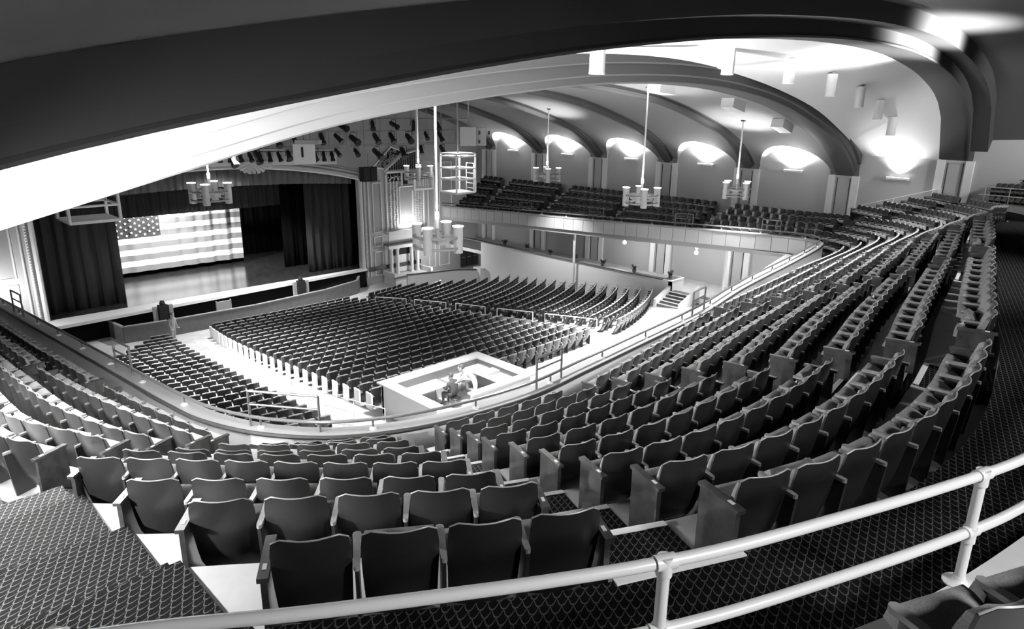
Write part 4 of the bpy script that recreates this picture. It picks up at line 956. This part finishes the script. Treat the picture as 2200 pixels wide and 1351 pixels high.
cw.grid([[p+Vector((0, 0, -13)) for p in P.p], [p+Vector((0, 0, -11.5)) for p in P.p], [p+Vector((.1, .25, -11.5)) for p in P.p], [p+Vector((.1, .25, -13)) for p in P.p]])
ramp = empty('wall_ramp', (0, 0, 0), 'pale curved parapet wall below the columned box', 'parapet', kind='structure'); cw.build('wall_face', M['plaster'], ramp, True)
MB().tube([p+Vector((.05, .12, -11.48)) for p in P.p], .1, 6).build('cap', M['stone'], ramp); MB().bounds((33.5, 37.2, -13), (34.3, 38.0, -11.3)).build('end_pier', M['plaster'], ramp)
dd = empty('door_1', (37, 42.4, -12.5), 'dark double doors beside the stage at the right', 'door', kind='structure')
for i in range(3): lf = MB().bounds((-1.0+i*.62, -.06, .1), (-.44+i*.62, .0, 1.5)).build('door_leaf', M['door'], dd); MB().box((-.72+i*.62, -.07, .85), (.18, .012, .03)).build('push_bar', M['steel'], lf)
MB().lathe((36.9, 42.3, -10.7), [(.02, -.08), (.1, 0), (.06, .08)], 10).build('exit_lamp', M['glow'], ws)
# stage house
sh = empty('floor_stage', (0, 0, 0), 'dark glossy stage floor reflecting the flag', 'stage', kind='structure')
MB().bounds((3, 42.35, SZ-.3), (32, 54, SZ)).build('stage_boards', M['stagefloor'], sh)
struct(MB().add([(7.2, 41.1, SZ+.01), (27.1, 42.25, SZ+.01), (27.1, 42.6, SZ+.01), (7.2, 42.6, SZ+.01), (7.2, 41.1, SZ-.16), (27.1, 42.25, SZ-.16)], [(0, 1, 2, 3), (0, 1, 5, 4)]).build('trim_1', M['apron']), 'bright white apron strip along the stage front', 'stage edge')
hs = empty('wall_stagehouse', (0, 0, 0), 'black masking around the stage interior', 'wall', kind='structure')
MB().bounds((2.8, 42.8, -13), (3, 54, 1)).build('side_masking', M['black'], hs); MB().bounds((32, 42.8, -13), (32.2, 54, 1)).build('side_masking', M['black'], hs)
MB().bounds((2.8, 54, -13), (32.2, 54.2, 1)).build('rear_masking', M['black'], hs); MB().bounds((2.8, 42.8, .9), (32.2, 54, 1)).build('top_masking', M['black'], hs)
MB().add([(3, 42.3, SZ), (27, 42.3, SZ), (27, 42.1, -13.5), (3, 41.2, -13.5)], [(0, 1, 2, 3)]).build('stage_front', M['black'], hs)
def drape(nm, x0, x1, y, z0, z1, mt, lab, amp=.1, wl=.55, group=None, zfun=None, seed=1):
    random.seed(seed); n_ = max(24, int((x1-x0)/.07)); top, bot = [], []
    ph = 0
    for i in range(n_+1):
        x = x0+(x1-x0)*i/n_; ph += random.uniform(.6, 1.4)*2*math.pi*(x1-x0)/n_/wl; d = amp*math.sin(ph)+.04*math.sin(ph*2.3)
        top.append(Vector((x, y+d*.7, zfun(x) if zfun else z1))); bot.append(Vector((x, y+d, z0(x) if callable(z0) else z0)))
    o = MB().grid([top, [a.lerp(b, .5) for a, b in zip(top, bot)], bot]).build(nm, mt, None, True)
    md = o.modifiers.new('thick', 'SOLIDIFY'); md.thickness = .02
    return tag(o, lab, 'curtain', group)
drape('stage_valance', 7.6, 26.7, 43.2, lambda x: -4.85-.004*(x-17)**2, 0, M['valance'], 'pleated grey valance across the top of the stage', .09, .5, 'stage curtains', lambda x: arch(x)+.25, 3)
drape('stage_curtain', 7.5, 11.6, 43.8, SZ, -4.2, M['curtain'], 'dark pleated stage curtain drawn to the left', .14, .7, 'stage curtains', None, 4)
drape('stage_curtain', 23.4, 26.8, 43.8, SZ, -4.2, M['curtain'], 'dark pleated stage curtain drawn to the right', .14, .6, 'stage curtains', None, 5)
drape('masking_leg', 9.0, 11.95, 46.0, SZ, -4.4, M['black'], 'black masking leg left of the flag', .05, .9, 'stage curtains', None, 6)
drape('masking_leg', 22.9, 27.5, 46.4, SZ, -4.2, M['black'], 'black masking leg right of the flag', .08, .8, 'stage curtains', None, 7)
drape('masking_leg', 24.8, 28.5, 49.0, SZ, -4.2, M['curtain'], 'farther dark masking leg right of the flag', .08, .8, 'stage curtains', None, 8)
drape('stage_border', 8, 27, 46.8, -6.75, -3.8, M['curtain'], 'dark border hanging above the flag', .06, .6, 'stage curtains', None, 9)
drape('back_cloth', 6, 31, 52.5, SZ, -3.6, M['black'], 'black back cloth behind the flag', .06, 1.0, 'stage curtains', None, 10)
# flag
FX0, FX1, FZ0, FZ1 = 13.05, 21.45, -10.85, -7.05
fl = empty('hanging_flag', (17.2, 50, FZ1), 'large striped flag with a starred canton hanging across the stage', 'flag')
def fy(x, z): u = (x-FX0)/(FX1-FX0); return .10*math.sin(x*5.2+.5*math.sin(x*2.1))*(.35+.65*u) + .05*math.sin(x*11)*u + .06*math.sin(x*7)*(max(0, .35-u)*2)
def patch(x0, x1, z0, z1, nx, dy=0.0):
    return MB().grid([[Vector((x-17.2, fy(x, z)+dy, z-FZ1)) for x in [x0+(x1-x0)*i/nx for i in range(nx+1)]] for z in (z0, (z0+z1)/2, z1)])
cwid = FX0+(FX1-FX0)*.345; hgt = (FZ1-FZ0)/10
for i in range(10):
    z1_, z0_ = FZ1-hgt*i, FZ1-hgt*(i+1); x0 = cwid if i < 4 else FX0
    patch(x0, FX1, z0_, z1_, 70).build('stripe', M['flagwhite'] if i % 2 == 0 else M['flagstripe'], fl, True)
patch(FX0, cwid, FZ1-hgt*4, FZ1, 30).build('canton', M['flagblue'], fl, True)
for r in range(7):
    for c_ in range(5):
        x = FX0+.22+c_*.56+(.28 if r % 2 else 0); z = FZ1-.13-r*.2
        if x > cwid-.1: continue
        vs = [(x-17.2+(.1 if q % 2 == 0 else .045)*math.sin(q*math.pi/5), fy(x, z)-.05, z-FZ1+(.1 if q % 2 == 0 else .045)*math.cos(q*math.pi/5)) for q in range(10)]
        MB().add(vs+[(v[0], v[1]+.02, v[2]) for v in vs], [tuple(range(10)), tuple(range(10, 20))]+[(q, (q+1) % 10, 10+(q+1) % 10, 10+q) for q in range(10)]).build('star', M['flagwhite'], fl)
MB().tube([(FX0-17.2, -.02, -.0), (FX1-17.2, -.02, 0)], .04, 6).build('batten', M['fixture'], fl)
# orchestra pit
op = empty('wall_pit', (0, 0, 0), 'low dark wall enclosing the orchestra pit', 'pit wall', kind='structure')
PP = [(10.1, 41.9), (10.3, 40.2), (12.5, 39.9), (17.5, 39.7), (22.5, 40.2), (25.4, 41.0), (26.2, 42.0)]
for (a, b) in zip(PP, PP[1:]):
    A, B = Vector((*a, 0)), Vector((*b, 0)); c_ = (A+B)/2; t = (B-A).normalized(); ln_ = (B-A).length/2
    MB().box(c_+Vector((0, 0, -12.1)), (ln_, .05, .5), (t, inward(t), Vector((0, 0, 1)))).build('wall_section', M['pitwall'], op); MB().box(c_+Vector((0, 0, -11.58)), (ln_+.05, .08, .025), (t, inward(t), Vector((0, 0, 1)))).build('cap', M['riser'], op)
for i, (x, y_) in enumerate(((12.6, 40.8), (21.2, 41.0))):
    e = empty('pit_opening', (x, y_, -12.5), ('pit stand with a dark loudspeaker between pale posts, left', 'pit stand with a dark loudspeaker between pale posts, right')[i], 'stand', 'pit stands')
    for sx in (-.42, .42): MB().bounds((sx-.11, -.08, 0), (sx+.11, .08, 1.55)).build('post', M['organpanel'], e)
    MB().bounds((-.24, -.16, .1), (.24, .16, 1.6)).build('cabinet', M['speaker'], e); MB().lathe((0, 0, 1.6), [(.12, 0), (.16, .1), (.1, .24)], 10).build('horn', M['speaker'], e)
tag(MB().box((0, 0, .6), (.42, .04, .45)).box((-.42, 0, .6), (.03, .06, .5)).box((.42, 0, .6), (.03, .06, .5)).build('folding_screen', M['organpanel'], None, loc=(15.95, 40.6, -12.3)), 'pale panel standing at the middle of the pit wall', 'panel')
# ================================================================ RIGGING
tr = empty('lighting_grid', (24, 39, -2.4), 'grey pipe lighting grid hung above the stage front', 'lighting grid')
zs_ = (-.75, -1.5, -2.42)
for z in zs_: MB().tube([(15.0-24, 0, z+2.4), (34.2-24, 0, z+2.4)], .04, 6).build('pipe', M['steel'], tr)
for i in range(16): x = 15.2+i*1.25; MB().tube([(x-24, 0, -.02), (x-24, 0, rib(x)+.1+2.4)], .03, 6).build('hanger', M['steel'], tr)
for z in (-.75, -2.42): MB().tube([(15.0-24, 1.6, z+2.4), (33.6-24, 1.6, z+2.4)], .03, 6).build('pipe', M['steel'], tr)
def spotl(name, loc, rx, rz, lab, group, s=1.0, lit=False):
    e = empty(name, loc, lab, 'stage light', group, rz)
    R2 = Matrix.Rotation(rx, 3, 'X'); b = MB(); b.lathe((0, 0, 0), [(.07*s, .28*s), (.11*s, .2*s), (.12*s, -.18*s), (.15*s, -.24*s), (.15*s, -.34*s)], 10)
    b.v = [tuple(R2 @ Vector(v)+Vector((0, 0, -.32*s))) for v in b.v]; b.build('barrel', M['fixture'], e)
    MB().tube([(-.16*s, 0, -.32*s), (-.16*s, 0, -.05*s), (.16*s, 0, -.05*s), (.16*s, 0, -.32*s)], .02, 5).tube([(0, 0, -.05*s), (0, 0, .05)], .025, 5).build('yoke', M['fixture'], e)
random.seed(21); n_ = 0
for zi, z in enumerate(zs_):
    for i in range((9, 12, 10)[zi]):
        x = 16.5+i*(16.5/(9, 12, 10)[zi])+random.uniform(-.3, .3); n_ += 1
        spotl('stage_spotlight', (x, 39, z), random.uniform(-1.2, -.5), random.uniform(-.5, .3), 'black spotlight, %s from left on the %s pipe' % (ORD[i], ('top', 'middle', 'bottom')[zi]), 'spotlights on the grid', random.uniform(1.0, 1.5))
cy = empty('cornice_light_bar', (17.2, 41.9, -2.9), 'pale light bar above the stage cornice', 'light bar')
MB().tube([(-1.5, 0, .35), (8.0, 0, .1)], .035, 6).build('pipe', M['white'], cy)
MB().add([(-1.4, .35, .2), (7.9, .35, -.05), (7.9, .35, -.85), (-1.4, .35, -.6)], [(0, 1, 2, 3)]).build('reflector_board', M['white'], cy)
for i in range(15):
    x = 15.9+i*.62; z = -2.6-.028*(x-15.7)
    spotl('cornice_spotlight', (x, 41.9, z), -.4+random.uniform(-.2, .2), random.uniform(-.4, .4), 'small black lamp on the cornice bar, %s from left' % ORD[i], 'lamps on the cornice bar', 1.0)
em = empty('stage_emblem', (19.3, 42.35, -3.7), 'white shell-shaped plaster emblem at the crown of the stage arch', 'emblem')
mb = MB()
for i in range(9):
    a = math.pi*(i+.5)/9; mb.tube([(0, -.1, .25), (-1.0*math.cos(a), -.14, .25-.62*math.sin(a))], .06, 6, True, .13)
mb.build('shell', M['plaster'], em, True); MB().box((0, -.1, .3), (1.1, .12, .1)).build('scroll', M['plaster'], em); MB().lathe((1.05, -.12, .05), [(.05, -.2), (.16, -.1), (.16, .1), (.05, .2)], 8).build('volute', M['plaster'], em)
def cage(name, c, w_, d_, h, levels, lab, rod_to, ladder=True, lamp=False):
    e = empty(name, c, lab, 'cage', 'hanging spotlight cages'); U = Vector((0, 0, 1)); K = [Vector((sx*w_/2, sy_*d_/2, 0)) for sx, sy_ in ((-1, -1), (1, -1), (1, 1), (-1, 1))]
    MB().bounds((-w_/2, -d_/2, -.05), (w_/2, d_/2, .05)).build('floor_plate', M['white'], e)
    for k_ in K: MB().tube([k_, k_+U*h], .06, 6).build('corner_post', M['white'], e)
    for lv in levels:
        for i in range(4): MB().tube([K[i]+U*lv, K[(i+1) % 4]+U*lv], .045, 6).build('rail', M['white'], e)
    if ladder:
        a = K[1].lerp(K[2], .15); b = K[1].lerp(K[2], .6); a = a+Vector((.05, 0, 0)); b = b+Vector((.05, 0, 0))
        for q in (a, b): MB().tube([q, q+U*h*.75], .025, 5).build('ladder_side', M['white'], e)
        for i in range(6): MB().tube([a+U*(.2+i*.28), b+U*(.2+i*.28)], .02, 5).build('rung', M['white'], e)
    MB().tube([(0, 0, h), (0, 0, rod_to-c[2])], .05, 6).build('hanging_rod', M['steel'], e)
    for i in range(2): MB().tube([K[i*2]+U*h, K[i*2+1]+U*h, Vector((0, 0, h))], .035, 6).build('top_bar', M['white'], e)
    return e
cage('spotlight_cage', (26.1, 30.9, -4.63), 1.4, 1.4, 2.15, (.75, 1.35, 2.0, 2.15), 'tall white hanging cage with ladder before the side balcony', .6)
cage('spotlight_cage', (26.6, 35.4, -4.85), 1.4, 1.3, 1.0, (1.0,), 'low white hanging cage beside the organ chandelier', .6)
cage('spotlight_cage', (6.7, 28.3, -4.0), 1.6, 1.6, 1.3, (.55, 1.1), 'white hanging cage at the far left under the bright rib', -.6, False)
e = empty('loudspeaker', (24.9, 28.6, -1.45), 'pair of pale grey loudspeakers hung above the tall cage', 'loudspeaker')
ax = (Vector((.7, -.7, 0)), Vector((.7, .7, 0)), Vector((0, 0, 1)))
MB().box((0, 0, 0), (.42, .3, .48), ax).build('cabinet', M['greybox'], e); MB().box((.62, -.28, .0), (.28, .3, .46), ax).build('cabinet', M['greybox'], e); MB().tube([(0, 0, .4), (0, 0, 1.9)], .03, 6).build('rod', M['steel'], e)
for q in ((.3, -.52, .2), (.3, -.52, -.25), (.8, -.72, .2), (.8, -.72, -.2)): MB().box(q, (.05, .05, .09), ax).build('bracket', M['fixture'], e)
e = empty('loudspeaker', (17.9, 33.2, -2.35), 'white hanging loudspeaker box above the stage cornice', 'loudspeaker')
MB().box((0, 0, 0), (.48, .3, .48), ax).build('cabinet', M['white'], e); MB().box(Vector((-.25, -.25, .1)), (.05, .02, .25), ax).build('slot', M['fixture'], e); MB().box((.2, -.1, .58), (.6, .35, .1), ax).build('top_plate', M['greybox'], e); MB().tube([(0, 0, .6), (0, 0, 2.9)], .03, 6).build('rod', M['steel'], e)
e = empty('loudspeaker', (27.3, 41.9, -4.5), 'black loudspeaker box at the right corner of the stage arch', 'loudspeaker')
MB().box((-.27, 0, 0), (.25, .3, .48)).build('cabinet', M['speaker'], e); MB().box((.27, 0, 0), (.25, .3, .48)).build('cabinet', M['speaker'], e); MB().tube([(0, 0, .48), (0, 0, 1.4)], .03, 6).build('rod', M['steel'], e)
e = empty('loudspeaker', (30.4, 42.0, -5.0), 'small black loudspeaker hung before the organ frieze', 'loudspeaker')
MB().box((0, 0, 0), (.16, .18, .36)).build('cabinet', M['speaker'], e); MB().tube([(0, 0, .36), (0, 0, 1.0)], .02, 6).build('rod', M['steel'], e)
light('cage_lamp', 'POINT', (26.1, 30.9, -2.75), 60, None, .1)
light('organ_ledge_lamp', 'AREA', (30.8, 41.9, -8.65), LP['organ'], (30.8, 42.3, -4), .8)
light('left_box_lamp', 'POINT', (5.4, 41.0, -9.3), 110, None, .2)
light('box_lamp', 'POINT', (31.8, 39.9, -10.2), 80, None, .2)
